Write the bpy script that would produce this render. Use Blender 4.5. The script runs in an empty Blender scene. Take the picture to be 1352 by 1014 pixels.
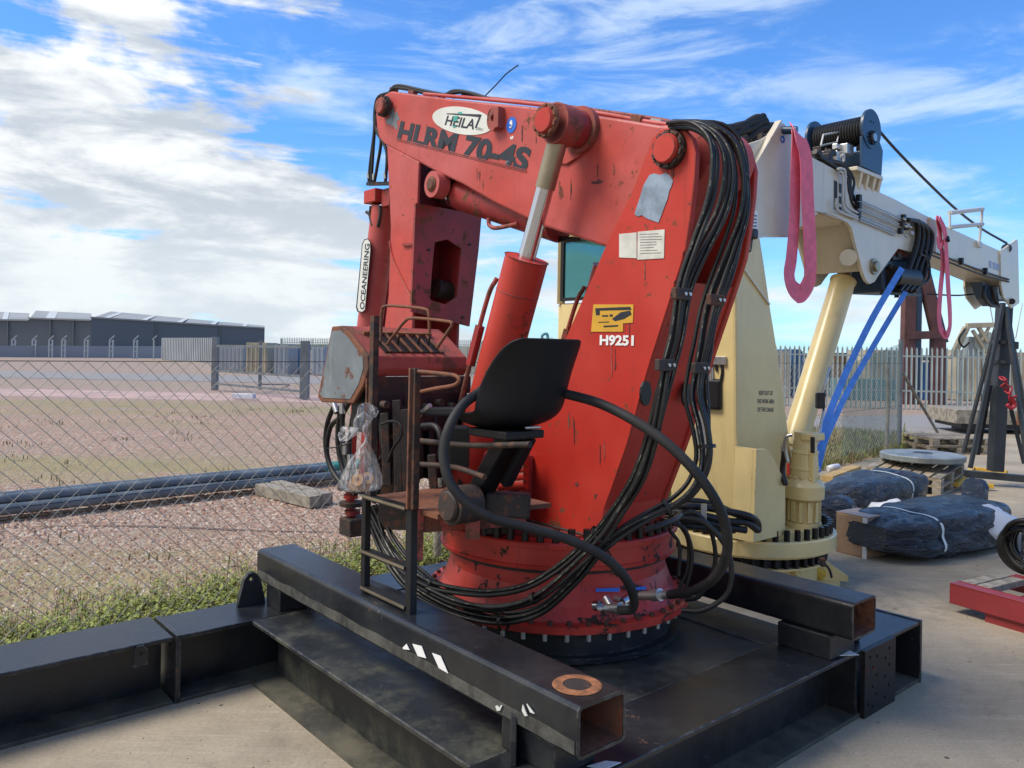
import bpy, math, random
from mathutils import Vector, Matrix, noise as mnoise
from mathutils.geometry import tessellate_polygon
random.seed(7)
R = math.radians
scene = bpy.context.scene
COL = scene.collection
# ---------------------------------------------------------------- camera geometry
F, H, HOR, ROLL = 1050.0, 1.7, 464.0, R(1.0)
cr, sr = math.cos(ROLL), math.sin(ROLL)
def ray(u, v):
    x, y = u-676, 507-v
    X, Y = x*cr-y*sr, x*sr+y*cr
    return Vector((X/F, 1.0, (Y-(507-HOR))/F))
EYE = Vector((0, 0, H))
def P(u, v, Y):
    return EYE + ray(u, v)*Y
def G(u, v, z=0.0):
    d = ray(u, v); return EYE + d*((z-H)/d.z)
def PL(u, v, C, n, o=0.0):
    d = ray(u, v); t = (o + n.dot(C-EYE))/n.dot(d); return EYE + d*t
ANG = R(40.5)
AV = Vector((math.cos(ANG), math.sin(ANG), 0))      # right and away
BV = Vector((math.sin(ANG), -math.cos(ANG), 0))     # right and towards the camera
DV = -BV
ZV = Vector((0, 0, 1))
O = Vector((-1.55, 3.70, 0))
def W(s, t, z=0.0): return O + AV*s + BV*t + ZV*z    # skid frame
C0 = Vector((0.25, 4.14, 0.32))                      # red crane slewing centre
def L0(d, a, z): return Vector((C0.x, C0.y, 0)) + DV*d + AV*a + ZV*z
C1 = Vector((1.85, 6.15, 0.0))                       # yellow crane slewing centre
def L1(a, b, z): return Vector((C1.x, C1.y, 0)) + AV*a + BV*b + ZV*z
def KA(u, v, o): return PL(u, v, C0, AV, o)
def KD(u, v, o): return PL(u, v, C0, DV, o)
def YB(u, v, o): return PL(u, v, C1, BV, o)
def YA(u, v, o): return PL(u, v, C1, AV, o)

# ---------------------------------------------------------------- mesh builder
ORG = {}
def frame_for(d):
    d = d.normalized()
    up = ZV if abs(d.z) < .95 else Vector((1, 0, 0))
    x = d.cross(up).normalized(); return x, x.cross(d).normalized()
def smooth_path(pts, n=8):
    pts = [Vector(p) for p in pts]
    if len(pts) < 3: return pts
    out = []
    q = [pts[0]*2-pts[1]] + pts + [pts[-1]*2-pts[-2]]
    for i in range(1, len(q)-2):
        p0, p1, p2, p3 = q[i-1:i+3]
        for k in range(n):
            t = k/n
            out.append(.5*((2*p1)+(p2-p0)*t+(2*p0-5*p1+4*p2-p3)*t*t+(3*p1-p0-3*p2+p3)*t**3))
    out.append(pts[-1]); return out
class MB:
    def __init__(s): s.v, s.f, s.s = [], [], []
    def add(s, vs, fs, sm=False):
        b = len(s.v); s.v += [Vector(p) for p in vs]
        for f in fs: s.f.append([i+b for i in f]); s.s.append(sm)
        return s
    def prism(s, pts, vec, holes=()):
        pts = [Vector(p) for p in pts]; vec = Vector(vec); n = len(pts)
        loops = [pts]+[[Vector(p) for p in h] for h in holes]
        allp = [p for l in loops for p in l]; m = len(allp)
        vs = allp+[p+vec for p in allp]; fs = []
        if holes:
            for t in tessellate_polygon(loops):
                t = list(t); fs.append(t); fs.append([i+m for i in reversed(t)])
        else:
            fs.append(list(range(n))[::-1]); fs.append([i+m for i in range(n)])
        o = 0
        for l in loops:
            k = len(l)
            for i in range(k): fs.append([o+i, o+(i+1) % k, o+(i+1) % k+m, o+i+m])
            o += k
        return s.add(vs, fs)
    def box(s, c, h, ax=(Vector((1,0,0)), Vector((0,1,0)), ZV)):
        c = Vector(c); x, y, z = [ax[i]*h[i] for i in range(3)]
        return s.prism([c-x-y-z, c+x-y-z, c+x+y-z, c-x+y-z], 2*z)
    def bar(s, p, q, w, h, up=ZV):
        p, q = Vector(p), Vector(q); d = (q-p).normalized()
        x = d.cross(up)
        if x.length < 1e-3: x = d.cross(Vector((0,1,0)))
        x.normalize(); y = x.cross(d).normalized()
        a, b = x*w/2, y*h/2
        return s.prism([p-a-b, p+a-b, p+a+b, p-a+b], q-p)
    def cyl(s, p, q, r, r2=None, n=24, caps=True):
        p, q = Vector(p), Vector(q); r2 = r if r2 is None else r2
        x, y = frame_for(q-p)
        c = [x*math.cos(2*math.pi*i/n)+y*math.sin(2*math.pi*i/n) for i in range(n)]
        s.add([p+k*r for k in c]+[q+k*r2 for k in c], [[i, (i+1) % n, (i+1) % n+n, i+n] for i in range(n)], True)
        if caps:
            s.add([p+k*r for k in c], [list(range(n))[::-1]]); s.add([q+k*r2 for k in c], [list(range(n))])
        return s
    def tube(s, path, r, n=8, caps=True, k=6, smooth=True):
        pts = smooth_path(path, k) if smooth else [Vector(p) for p in path]
        m = len(pts); vs = []; t = (pts[1]-pts[0]).normalized(); x, y = frame_for(t)
        for i, p in enumerate(pts):
            a = pts[min(i+1, m-1)]-pts[max(i-1, 0)]
            if a.length > 1e-9: a.normalize()
            else: a = t
            x = (x-a*x.dot(a)).normalized(); y = a.cross(x); t = a
            rr = r(i/(m-1)) if callable(r) else r
            vs += [p+(x*math.cos(2*math.pi*j/n)+y*math.sin(2*math.pi*j/n))*rr for j in range(n)]
        fs = [[i*n+j, i*n+(j+1) % n, (i+1)*n+(j+1) % n, (i+1)*n+j] for i in range(m-1) for j in range(n)]
        s.add(vs, fs, True)
        if caps: s.add(vs[:n], [list(range(n))[::-1]]); s.add(vs[-n:], [list(range(n))])
        return s
    def lathe(s, c, prof, n=64, axis=ZV):
        c = Vector(c); x, y = frame_for(axis) if abs(axis.z) < .95 else (Vector((1,0,0)), Vector((0,1,0)))
        for (r0, z0), (r1, z1) in zip(prof[:-1], prof[1:]):
            vs = []
            for r, z in ((r0, z0), (r1, z1)):
                vs += [c+axis*z+(x*math.cos(2*math.pi*i/n)+y*math.sin(2*math.pi*i/n))*max(r, 1e-4) for i in range(n)]
            s.add(vs, [[i, (i+1) % n, (i+1) % n+n, i+n] for i in range(n)], True)
        return s
    def build(s, name, m, parent=None, org=None, bevel=0):
        o3 = ORG[parent.name] if parent is not None else Vector(org or (0, 0, 0))
        me = bpy.data.meshes.new(name); me.from_pydata([p-o3 for p in s.v], [], s.f)
        me.polygons.foreach_set('use_smooth', s.s); me.materials.append(m); me.update()
        o = bpy.data.objects.new(name, me); COL.objects.link(o)
        if parent is not None: o.parent = parent
        else: o.location = o3
        ORG[o.name] = o3
        if bevel:
            b = o.modifiers.new('Bevel', 'BEVEL'); b.width = bevel; b.segments = 2
            b.limit_method = 'ANGLE'; b.angle_limit = R(35)
        return o
def tag(o, label=None, cat=None, group=None, kind=None):
    if label: o['label'] = label
    if cat: o['category'] = cat
    if group: o['group'] = group
    if kind: o['kind'] = kind
    return o
def thing(name, loc, label, cat, group=None):
    o = bpy.data.objects.new(name, None); COL.objects.link(o); o.location = loc
    o.empty_display_size = .1
    ORG[o.name] = Vector(loc); return tag(o, label, cat, group)
def copy_tree(o, parent=None):
    c = o.copy(); COL.objects.link(c); c.parent = parent
    ORG[c.name] = ORG.get(o.name, Vector())
    for ch in list(o.children): copy_tree(ch, c)
    return c
def copy_part(o, mat4, parent):
    c = o.copy(); COL.objects.link(c); c.parent = parent; c.matrix_local = mat4
    ORG[c.name] = ORG[parent.name]; return c
def text_on(name, s, pa, pb, height, m, parent, normal, font_off=.0, depth=.002, shear=0, up=None):
    """lettering between world points pa and pb (baseline, left to right), as real raised letters"""
    cu = bpy.data.curves.new(name, 'FONT'); cu.body = s; cu.offset = font_off; cu.shear = shear
    cu.resolution_u = 4
    to = bpy.data.objects.new('tmp', cu); COL.objects.link(to)
    dg = bpy.context.evaluated_depsgraph_get(); dg.update()
    me = bpy.data.meshes.new_from_object(to.evaluated_get(dg))
    bpy.data.objects.remove(to)
    xs = [v.co.x for v in me.vertices]; ys = [v.co.y for v in me.vertices]
    x0, x1, y0, y1 = min(xs), max(xs), min(ys), max(ys)
    X = pb-pa; wd = X.length; X.normalize(); N = normal.normalized()
    Y = up.normalized() if up else N.cross(X).normalized()
    o3 = ORG[parent.name]
    for v in me.vertices:
        a = (v.co.x-x0)/(x1-x0)*wd; b = (v.co.y-y0)/(y1-y0)*height
        v.co = pa+X*a+Y*b+N*depth-o3
    me.materials.clear(); me.materials.append(m)
    o = bpy.data.objects.new(name, me); COL.objects.link(o); o.parent = parent; ORG[o.name] = o3
    return o

# ---------------------------------------------------------------- materials
class NT:
    def __init__(s, tree): s.t = tree; s.n = tree.nodes; s.l = tree.links
    def N(s, typ, **kw):
        n = s.n.new(typ)
        for k, v in kw.items():
            if k.startswith('i_'):
                key = k[2:]; key = int(key) if key.isdigit() else key.replace('_', ' ')
                sock = n.inputs[key]
                if hasattr(v, 'is_output') or isinstance(v, bpy.types.NodeSocket): s.l.new(v, sock)
                else: sock.default_value = v
            else: setattr(n, k, v)
        return n
    def math(s, op, a, b=0.0, c=None, clamp=False):
        n = s.n.new('ShaderNodeMath'); n.operation = op; n.use_clamp = clamp
        for i, x in enumerate((a, b) if c is None else (a, b, c)):
            if isinstance(x, bpy.types.NodeSocket): s.l.new(x, n.inputs[i])
            else: n.inputs[i].default_value = x
        return n.outputs[0]
    def mix(s, f, a, b, blend='MIX'):
        n = s.n.new('ShaderNodeMix'); n.data_type = 'RGBA'; n.blend_type = blend
        for sock, x in ((n.inputs[0], f), (n.inputs[6], a), (n.inputs[7], b)):
            if isinstance(x, bpy.types.NodeSocket): s.l.new(x, sock)
            else: sock.default_value = x if not isinstance(x, tuple) or len(x) == 4 else (*x, 1)
        return n.outputs[2]
    def ramp(s, f, a, b):
        n = s.n.new('ShaderNodeMapRange'); n.clamp = True; n.interpolation_type = 'SMOOTHSTEP'
        s.l.new(f, n.inputs[0]); n.inputs[1].default_value = a; n.inputs[2].default_value = b
        return n.outputs[0]
    def noise(s, vec, scale, detail=4, rough=.55, dist=0):
        n = s.n.new('ShaderNodeTexNoise'); s.l.new(vec, n.inputs['Vector'])
        n.inputs['Scale'].default_value = scale; n.inputs['Detail'].default_value = detail
        n.inputs['Roughness'].default_value = rough; n.inputs['Distortion'].default_value = dist
        return n.outputs[0]
    def mapping(s, vec, scale=(1,1,1), rot=(0,0,0), loc=(0,0,0)):
        n = s.n.new('ShaderNodeMapping'); s.l.new(vec, n.inputs[0])
        n.inputs['Scale'].default_value = scale; n.inputs['Rotation'].default_value = rot; n.inputs['Location'].default_value = loc
        return n.outputs[0]
def newmat(name):
    m = bpy.data.materials.new(name); m.use_nodes = True
    t = NT(m.node_tree); b = t.n['Principled BSDF']
    tc = t.N('ShaderNodeTexCoord').outputs['Object']
    return m, t, b, tc
RUST = (.13, .045, .02)
def paint(name, base, rough=.45, metal=0., var=.18, vs=2.5, rust=0., rc=RUST, rs=9, streak=0., sc=(.03,.02,.015),
          scratch=0., edge=0., ec=(.12,.055,.035), dust=0., dc=(.25,.2,.14), bump=.1, bs=60, spec=.5, coat=0., fade=None):
    m, t, b, tc = newmat(name)
    n1 = t.noise(tc, vs, 5, .6)
    c = t.mix(t.ramp(n1, .3, .7), tuple(x*(1-var) for x in base), tuple(min(1, x*(1+var)) for x in base))
    n2 = t.noise(tc, bs, 3, .6)
    if fade: c = t.mix(t.ramp(t.noise(tc, 1.3, 3), .35, .65), c, fade)
    rr = rough
    r = t.math('MULTIPLY_ADD', n1, .25, rough-.12)
    if dust:
        k = t.math('MULTIPLY', t.ramp(t.noise(tc, 3.1, 7, .72), .40, .68), dust)
        c = t.mix(k, c, dc); r = t.math('ADD', r, t.math('MULTIPLY', k, .3), clamp=True)
    if streak:
        sv = t.mapping(tc, (14, 14, 1.2))
        k = t.math('MULTIPLY', t.ramp(t.noise(sv, 1, 5, .65), .56, .74), streak)
        c = t.mix(k, c, sc)
    if scratch:
        for rot_, sc_ in (((0, 0, R(20)), (60, 4, 30)), ((0, 0, R(-50)), (5, 70, 40)), ((0, 0, 0), (22, 22, 22))):
            k = t.math('MULTIPLY', t.ramp(t.noise(t.mapping(tc, sc_, rot_), 1, 4, .6), .70, .76), scratch)
            k = t.math('MULTIPLY', k, t.ramp(t.noise(tc, 2.7, 3), .45, .6))
            c = t.mix(k, c, (.16, .155, .14)); r = t.math('ADD', r, t.math('MULTIPLY', k, .3), clamp=True)
    if edge:
        bv = t.N('ShaderNodeBevel', samples=4); bv.inputs['Radius'].default_value = .012
        ge = t.N('ShaderNodeNewGeometry').outputs['Normal']; dp = t.N('ShaderNodeVectorMath', operation='DOT_PRODUCT')
        t.l.new(bv.outputs[0], dp.inputs[0]); t.l.new(ge, dp.inputs[1])
        k = t.ramp(dp.outputs['Value'], .985, .90)
        k = t.math('MULTIPLY', k, t.ramp(t.noise(tc, 16, 6, .7), .62-edge*.3, .72-edge*.3))
        c = t.mix(k, c, ec)
    if rust:
        k = t.math('ADD', t.noise(tc, rs, 8, .7), t.math('MULTIPLY', t.noise(tc, rs*.2, 2), .35))
        th = .98-rust*.42
        k = t.ramp(k, th, th+.06)
        rcv = t.mix(t.noise(tc, rs*6, 3), tuple(x*.5 for x in rc), tuple(x*1.6 for x in rc))
        c = t.mix(k, c, rcv); r = t.math('MAXIMUM', r, t.math('MULTIPLY', k, .85))
    t.l.new(c, b.inputs['Base Color']); t.l.new(r, b.inputs['Roughness'])
    b.inputs['Metallic'].default_value = metal; b.inputs['Specular IOR Level'].default_value = spec
    if coat: b.inputs['Coat Weight'].default_value = coat; b.inputs['Coat Roughness'].default_value = .15
    if bump:
        bn = t.N('ShaderNodeBump', i_Strength=bump, i_Distance=.004)
        t.l.new(t.math('ADD', n2, t.math('MULTIPLY', n1, 2)), bn.inputs['Height']); t.l.new(bn.outputs[0], b.inputs['Normal'])
    return m
M = {}
M['red'] = paint('red_paint', (.43,.024,.015), .42, spec=.36, dust=.35, dc=(.34,.032,.02), rust=.46, rs=17, streak=.4, sc=(.25,.025,.02), var=.14, vs=1.6, fade=(.48,.05,.034,1), scratch=.3, edge=.7)
M['red_fade_sheen'] = paint('faded_red_sheen_paint', (.46,.058,.042), .45, spec=.36, dust=.4, dc=(.26,.04,.032), rust=.42, rs=15, streak=.6, sc=(.34,.06,.055), var=.14, vs=1.6, scratch=.25, edge=.7, fade=(.48,.105,.10,1))  # faded red; sky reflection is put into its paler pink
M['red_dark'] = paint('grimy_shaded_red_paint', (.28,.027,.028), .5, rust=.6, rs=13, streak=.6, sc=(.10,.02,.018), var=.3, edge=.6)  # grimy darker red; also puts shade into the jib plate's colour
M['red_dirty'] = paint('oily_red_paint', (.44,.036,.024), .42, spec=.4, rust=.55, rs=9, rc=(.03,.018,.012), streak=.8, sc=(.07,.02,.015), var=.25)
M['rust'] = paint('rusty_steel', (.10,.045,.03), .8, rust=.9, rs=7, rc=(.16,.06,.03), var=.5, bump=.5)
M['rust_dark'] = paint('dark_rusty_steel', (.028,.02,.017), .7, rust=.7, rs=9, rc=(.08,.035,.02), var=.5, bump=.4)
M['rust_red'] = paint('rusty_red_steel', (.30,.06,.045), .65, rust=.72, rs=8, rc=(.14,.05,.03), var=.3, bump=.4)
M['rust_orange'] = paint('bare_orange_rust', (.24,.095,.04), .9, var=.4, vs=20, bump=.5)
M['galv'] = paint('weathered_grey_sheet', (.17,.20,.22), .5, .2, rust=.62, rs=4, streak=.8, sc=(.30,.33,.35), var=.3)
M['black'] = paint('black_skid_paint', (.010,.012,.016), .33, rust=.32, rs=12, rc=(.10,.05,.03), dust=.22, dc=(.07,.068,.055), var=.35, bump=.25, bs=35, streak=.0, scratch=.9, edge=.45, ec=(.10,.10,.10))
M['blackdeck'] = paint('dusty_black_deck_paint', (.016,.018,.021), .45, dust=.85, dc=(.075,.075,.052), var=.25, bump=.4, bs=30, rust=.2, scratch=.7, edge=.6, ec=(.14,.14,.13))
M['blackdust'] = paint('muddy_black_flange', (.045,.045,.036), .7, dust=.8, dc=(.13,.115,.08), var=.4, bump=.3)
M['rubber'] = paint('black_rubber_hose', (.008,.008,.009), .40, spec=.35, dust=.5, scratch=.5, dc=(.04,.038,.034), var=.3, bump=.15)
M['rubber_grey'] = paint('worn_rubber_hose', (.014,.014,.016), .55, spec=.3, dust=.45, dc=(.05,.048,.045), var=.3, bump=.2)
M['plastic'] = paint('black_seat_plastic', (.006,.007,.010), .5, var=.2, dust=.15, dc=(.018,.02,.023), bump=.2, bs=120, spec=.25)
M['iron'] = paint('dark_steel', (.03,.03,.032), .45, .6, rust=.5, rs=15, var=.3)
M['bolt'] = paint('black_bolt', (.012,.012,.013), .4, .3, var=.3, bump=0)
M['chrome'] = paint('chromed_rod', (.62,.64,.68), .12, 1., var=.06, bump=0)
M['chrome_dull'] = paint('tarnished_chrome', (.36,.31,.22), .4, .8, var=.25, rust=.4, rs=12)
M['steelfit'] = paint('zinc_fitting', (.45,.45,.44), .35, .9, var=.2, rust=.3)
M['decal'] = paint('white_decal', (.62,.64,.60), .5, var=.08, rust=.2, rc=(.3,.25,.2), rs=20, bump=0)
M['decalgrey'] = paint('bare_grey_patch', (.22,.28,.36), .5, .1, var=.25, vs=14, bump=.1)
M['paper'] = paint('weathered_label', (.55,.55,.50), .6, var=.12, vs=20, bump=0)
M['ink'] = paint('black_lettering', (.012,.018,.03), .5, var=.1, bump=0)
M['inkgrey'] = paint('small_print', (.12,.13,.14), .5, var=.1, bump=0)
M['white'] = paint('white_lettering', (.75,.75,.75), .5, var=.05, bump=0)
M['yellowdecal'] = paint('yellow_label', (.60,.33,.03), .5, var=.15, bump=0)
M['blueink'] = paint('blue_emblem', (.02,.13,.55), .4, var=.1, bump=0)
M['teal'] = paint('teal_mark', (.05,.35,.3), .5, var=.1, bump=0)
M['cream'] = paint('cream_yellow_paint', (.67,.525,.24), .36, var=.08, streak=.42, sc=(.42,.30,.12), edge=.25, ec=(.3,.2,.1), rust=.14, rs=18, bump=.05, coat=.2)
M['ivory'] = paint('ivory_boom_paint', (.62,.55,.42), .36, var=.08, streak=.45, sc=(.45,.34,.20), edge=.3, ec=(.3,.2,.1), rust=.18, rs=16, bump=.05, coat=.2)
M['navy'] = paint('dark_blue_winch', (.02,.05,.10), .35, var=.2, dust=.15, dc=(.06,.08,.1))
M['greyrail'] = paint('pale_grey_tube', (.5,.5,.48), .4, var=.1, bump=0)
M['pink'] = paint('pink_webbing', (.80,.16,.24), .75, var=.15, vs=12, dust=.2, dc=(.4,.12,.12), bump=.5, bs=220)
M['bluesling'] = paint('blue_webbing', (.08,.24,.66), .7, var=.15, vs=10, bump=.4, bs=200)
M['wood'] = paint('weathered_pallet_wood', (.30,.235,.16), .85, var=.35, vs=5, streak=.3, sc=(.12,.09,.06), bump=.6, bs=40)
M['woodgrey'] = paint('grey_old_timber', (.23,.205,.165), .9, var=.4, vs=9, bump=.8, bs=30)
M['plate'] = paint('grey_steel_disc', (.21,.24,.25), .45, .3, var=.25, vs=4, dust=.3, dc=(.3,.29,.25), bump=.1)
M['yellowsteel'] = paint('yellow_steel', (.55,.33,.04), .5, rust=.4, var=.2)
M['redframe'] = paint('red_oxide_frame', (.22,.026,.03), .42, rust=.2, var=.15, streak=.2, sc=(.2,.02,.02))
M['card'] = paint('brown_cardboard', (.30,.185,.11), .7, var=.15, vs=8, bump=.2, coat=.4)
M['whitebag'] = paint('white_sheet', (.62,.63,.66), .5, var=.1, bump=.2)
M['brownsteel'] = paint('red_brown_steel', (.10,.04,.035), .6, rust=.4, var=.25)
M['fencegrey'] = paint('galvanised_palisade', (.30,.35,.35), .5, .3, var=.15, vs=1.2, bump=0)
M['palefence'] = paint('pale_grey_cladding', (.30,.33,.36), .6, var=.12, vs=.3, bump=0)
M['wire'] = paint('galvanised_wire', (.36,.35,.31), .55, .15, var=.25, bump=0)
M['pipe'] = paint('grey_plastic_pipe', (.10,.13,.16), .45, var=.25, dust=.3, dc=(.2,.19,.17), bump=0)
M['pipegreen'] = paint('green_pipe_end', (.03,.22,.17), .5, var=.2, bump=0)
M['postgrey'] = paint('grey_gate_steel', (.13,.15,.17), .5, .2, var=.2, bump=0)
M['roof'] = paint('grey_metal_roof', (.27,.28,.27), .6, var=.12, vs=.05, bump=0)
M['clad'] = paint('slate_blue_cladding', (.10,.12,.135), .6, var=.06, vs=.03, bump=0)
M['rooflight'] = paint('roof_light_strip', (.5,.52,.5), .5, bump=0)
M['cont_blue'] = paint('blue_container_paint', (.03,.11,.25), .55, var=.25, vs=.6, bump=0)
M['cont_teal'] = paint('teal_container_paint', (.10,.25,.28), .55, var=.25, vs=.6, bump=0)
M['cont_cream'] = paint('cream_machine_paint', (.42,.36,.25), .55, var=.25, vs=.6, rust=.4, bump=0)
M['cont_brown'] = paint('brown_crate_wood', (.22,.15,.09), .8, var=.3, vs=.8, bump=0)
M['glass'] = None
def special_mats():
    m, t, b, tc = newmat('cab_glass')
    b.inputs['Base Color'].default_value = (.10,.30,.30,1); b.inputs['Roughness'].default_value = .05
    b.inputs['Transmission Weight'].default_value = .75; b.inputs['IOR'].default_value = 1.2; M['glass'] = m
    m, t, b, tc = newmat('clear_polythene')
    tr = t.N('ShaderNodeBsdfTransparent', i_Color=(.95,.95,.95,1))
    b.inputs['Base Color'].default_value = (.62,.62,.62,1); b.inputs['Roughness'].default_value = .22
    mx = t.N('ShaderNodeMixShader')
    f = t.math('MULTIPLY_ADD', t.ramp(t.noise(t.mapping(tc, (45, 45, 5)), 1, 4, .6, 1), .42, .72), .55, .07)
    t.l.new(f, mx.inputs[0]); t.l.new(tr.outputs[0], mx.inputs[1]); t.l.new(b.outputs[0], mx.inputs[2])
    t.l.new(mx.outputs[0], t.n['Material Output'].inputs[0]); M['poly'] = m
    # black stretch film with creases; pale blue streaks paint their highlights
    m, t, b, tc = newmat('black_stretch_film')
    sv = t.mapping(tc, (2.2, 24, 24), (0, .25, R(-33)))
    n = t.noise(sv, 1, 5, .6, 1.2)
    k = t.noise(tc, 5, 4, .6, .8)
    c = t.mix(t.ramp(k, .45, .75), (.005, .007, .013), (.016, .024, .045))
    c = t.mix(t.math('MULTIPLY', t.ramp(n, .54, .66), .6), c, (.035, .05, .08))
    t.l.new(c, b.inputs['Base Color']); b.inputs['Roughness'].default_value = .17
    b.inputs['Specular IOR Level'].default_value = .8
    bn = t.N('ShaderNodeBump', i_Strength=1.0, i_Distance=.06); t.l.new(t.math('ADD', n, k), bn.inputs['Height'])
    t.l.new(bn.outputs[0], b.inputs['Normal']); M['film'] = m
    # concrete slab: worn, stained, brushed
    m, t, b, tc = newmat('stained_concrete')
    n = t.noise(tc, .9, 8, .65); n2 = t.noise(tc, 22, 6, .7); n3 = t.noise(t.mapping(tc, (1.5, 26, 1), (0, 0, R(-43))), 1, 5, .7)
    c = t.mix(t.ramp(n, .32, .68), (.26, .215, .152), (.40, .335, .24))
    c = t.mix(t.math('MULTIPLY', t.ramp(n3, .5, .75), .4), c, (.48, .43, .34))
    c = t.mix(t.math('MULTIPLY', t.ramp(t.noise(tc, 2.3, 6, .7, .6), .52, .72), .5), c, (.16, .135, .10))
    c = t.mix(t.math('MULTIPLY', t.ramp(t.noise(tc, 60, 3, .7), .35, .7), .25), c, (.10, .09, .07))
    vo = t.N('ShaderNodeTexVoronoi', i_Scale=5.5); t.l.new(tc, vo.inputs['Vector'])
    c = t.mix(t.math('MULTIPLY', t.ramp(t.noise(tc, .55, 7, .68, .8), .54, .66), .55), c, (.13, .11, .085))
    sp = t.math('LESS_THAN', vo.outputs['Distance'], .065)
    c = t.mix(t.math('MULTIPLY', sp, .8), c, (.035, .03, .025))
    ed = t.N('ShaderNodeTexVoronoi', i_Scale=.42); ed.feature = 'DISTANCE_TO_EDGE'
    t.l.new(t.mapping(t.math('ADD', n, 0) if False else tc, (1, 1, 1), (0, 0, .5)), ed.inputs['Vector'])
    t.l.new(c, b.inputs['Base Color']); b.inputs['Roughness'].default_value = .85
    bn = t.N('ShaderNodeBump', i_Strength=.35, i_Distance=.01); t.l.new(t.math('ADD', n2, n3), bn.inputs['Height'])
    t.l.new(bn.outputs[0], b.inputs['Normal']); M['concrete'] = m
    # gravel ground
    m, t, b, tc = newmat('pink_gravel')
    vo = t.N('ShaderNodeTexVoronoi', i_Scale=26.); t.l.new(tc, vo.inputs['Vector'])
    hs = t.N('ShaderNodeSeparateColor'); t.l.new(vo.outputs['Color'], hs.inputs[0])
    c = t.mix(hs.outputs[0], (.29, .165, .115), (.40, .26, .19))
    c = t.mix(t.ramp(hs.outputs[1], .72, .8), c, (.42, .36, .29))
    c = t.mix(t.ramp(hs.outputs[2], .8, .86), c, (.14, .075, .06))
    c = t.mix(t.math('MULTIPLY', t.ramp(t.noise(tc, .5, 6, .6), .4, .65), .55), c, (.27, .20, .15))
    bands = t.noise(t.mapping(tc, (.045, .25, 1), (0, 0, R(-12))), 1, 7, .68)
    c = t.mix(t.math('MULTIPLY', t.ramp(bands, .47, .59), .72), c, t.mix(t.noise(tc, 1.5, 5), (.15, .15, .045), (.34, .28, .13)))
    sx = t.N('ShaderNodeSeparateXYZ'); t.l.new(tc, sx.inputs[0])
    c = t.mix(t.math('MULTIPLY', t.ramp(sx.outputs[1], 18, 34), .6), c, (.30, .235, .205))
    t.l.new(c, b.inputs['Base Color']); b.inputs['Roughness'].default_value = .95
    bn = t.N('ShaderNodeBump', i_Strength=.9, i_Distance=.02); t.l.new(vo.outputs['Distance'], bn.inputs['Height'])
    bn.invert = True
    t.l.new(bn.outputs[0], b.inputs['Normal']); M['gravel'] = m
    m, t, b, tc = newmat('grey_road')
    c = t.mix(t.noise(tc, 1.2, 7, .7), (.17, .165, .16), (.30, .285, .275))
    t.l.new(c, b.inputs['Base Color']); b.inputs['Roughness'].default_value = .95; M['road'] = m
    # stones
    m, t, b, tc = newmat('loose_stone')
    oi = t.N('ShaderNodeNewGeometry').outputs['Random Per Island']
    c = t.mix(oi, (.22, .12, .08), (.42, .30, .22))
    c = t.mix(t.math('GREATER_THAN', t.math('FRACT', t.math('MULTIPLY', oi, 17.3)), .8), c, (.50, .43, .35))
    t.l.new(c, b.inputs['Base Color']); b.inputs['Roughness'].default_value = .9; M['stone'] = m
    def leaf(name, a, bcol):
        m, t, b, tc = newmat(name)
        oi = t.N('ShaderNodeNewGeometry').outputs['Random Per Island']
        t.l.new(t.mix(oi, a, bcol), b.inputs['Base Color']); b.inputs['Roughness'].default_value = .7
        b.inputs['Subsurface Weight'].default_value = 0; return m
    M['weed'] = leaf('green_weeds', (.12, .16, .022), (.29, .32, .06))
    M['stem'] = leaf('red_brown_stems', (.20, .08, .045), (.32, .20, .09))
    M['dry'] = leaf('dry_brown_weeds', (.16, .12, .06), (.32, .27, .12))
    # green mesh netting: fine open weave
    m, t, b, tc = newmat('green_netting')
    tr = t.N('ShaderNodeBsdfTransparent'); b.inputs['Base Color'].default_value = (.06,.20,.17,1); b.inputs['Roughness'].default_value = .7
    mx = t.N('ShaderNodeMixShader', i_0=.42)
    t.l.new(tr.outputs[0], mx.inputs[1]); t.l.new(b.outputs[0], mx.inputs[2]); t.l.new(mx.outputs[0], t.n['Material Output'].inputs[0]); M['net'] = m
special_mats()
# ================================================================ CAMERA, WORLD, SUN
cam = bpy.data.cameras.new('camera'); co = bpy.data.objects.new('camera', cam); COL.objects.link(co); scene.camera = co
cam.sensor_width = 36; cam.lens = 36*F/1352; cam.shift_y = -(507-HOR)*cr/1352; cam.shift_x = -(507-HOR)*sr/1352
cam.clip_start = .05; cam.clip_end = 3000
co.matrix_world = Matrix(((cr, -sr, 0, 0), (0, 0, -1, 0), (sr, cr, 0, H), (0, 0, 0, 1)))
scene.render.resolution_x, scene.render.resolution_y = 1024, 768
scene.view_settings.view_transform = 'Standard'; scene.view_settings.look = 'None'
scene.view_settings.exposure = EXPOSURE = .74
scene.view_settings.gamma = 1
sun_dir = Vector((-.60, -.12, .80)).normalized()
sl = bpy.data.lights.new('sun', 'SUN'); so = bpy.data.objects.new('sun', sl); COL.objects.link(so)
sl.energy = 2.6; sl.angle = R(26); sl.color = (1, .92, .80)
so.rotation_euler = sun_dir.to_track_quat('Z', 'Y').to_euler()
world = bpy.data.worlds.new('World'); scene.world = world; world.use_nodes = True
t = NT(world.node_tree); bg = t.n['Background']
sky = t.N('ShaderNodeTexSky', sky_type='NISHITA', sun_disc=False)
sky.sun_elevation = math.asin(sun_dir.z); sky.sun_rotation = math.atan2(sun_dir.x, sun_dir.y)
sky.air_density = 1.0; sky.dust_density = .3; sky.ozone_density = 2.5
gen = t.N('ShaderNodeTexCoord').outputs['Generated']
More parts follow.
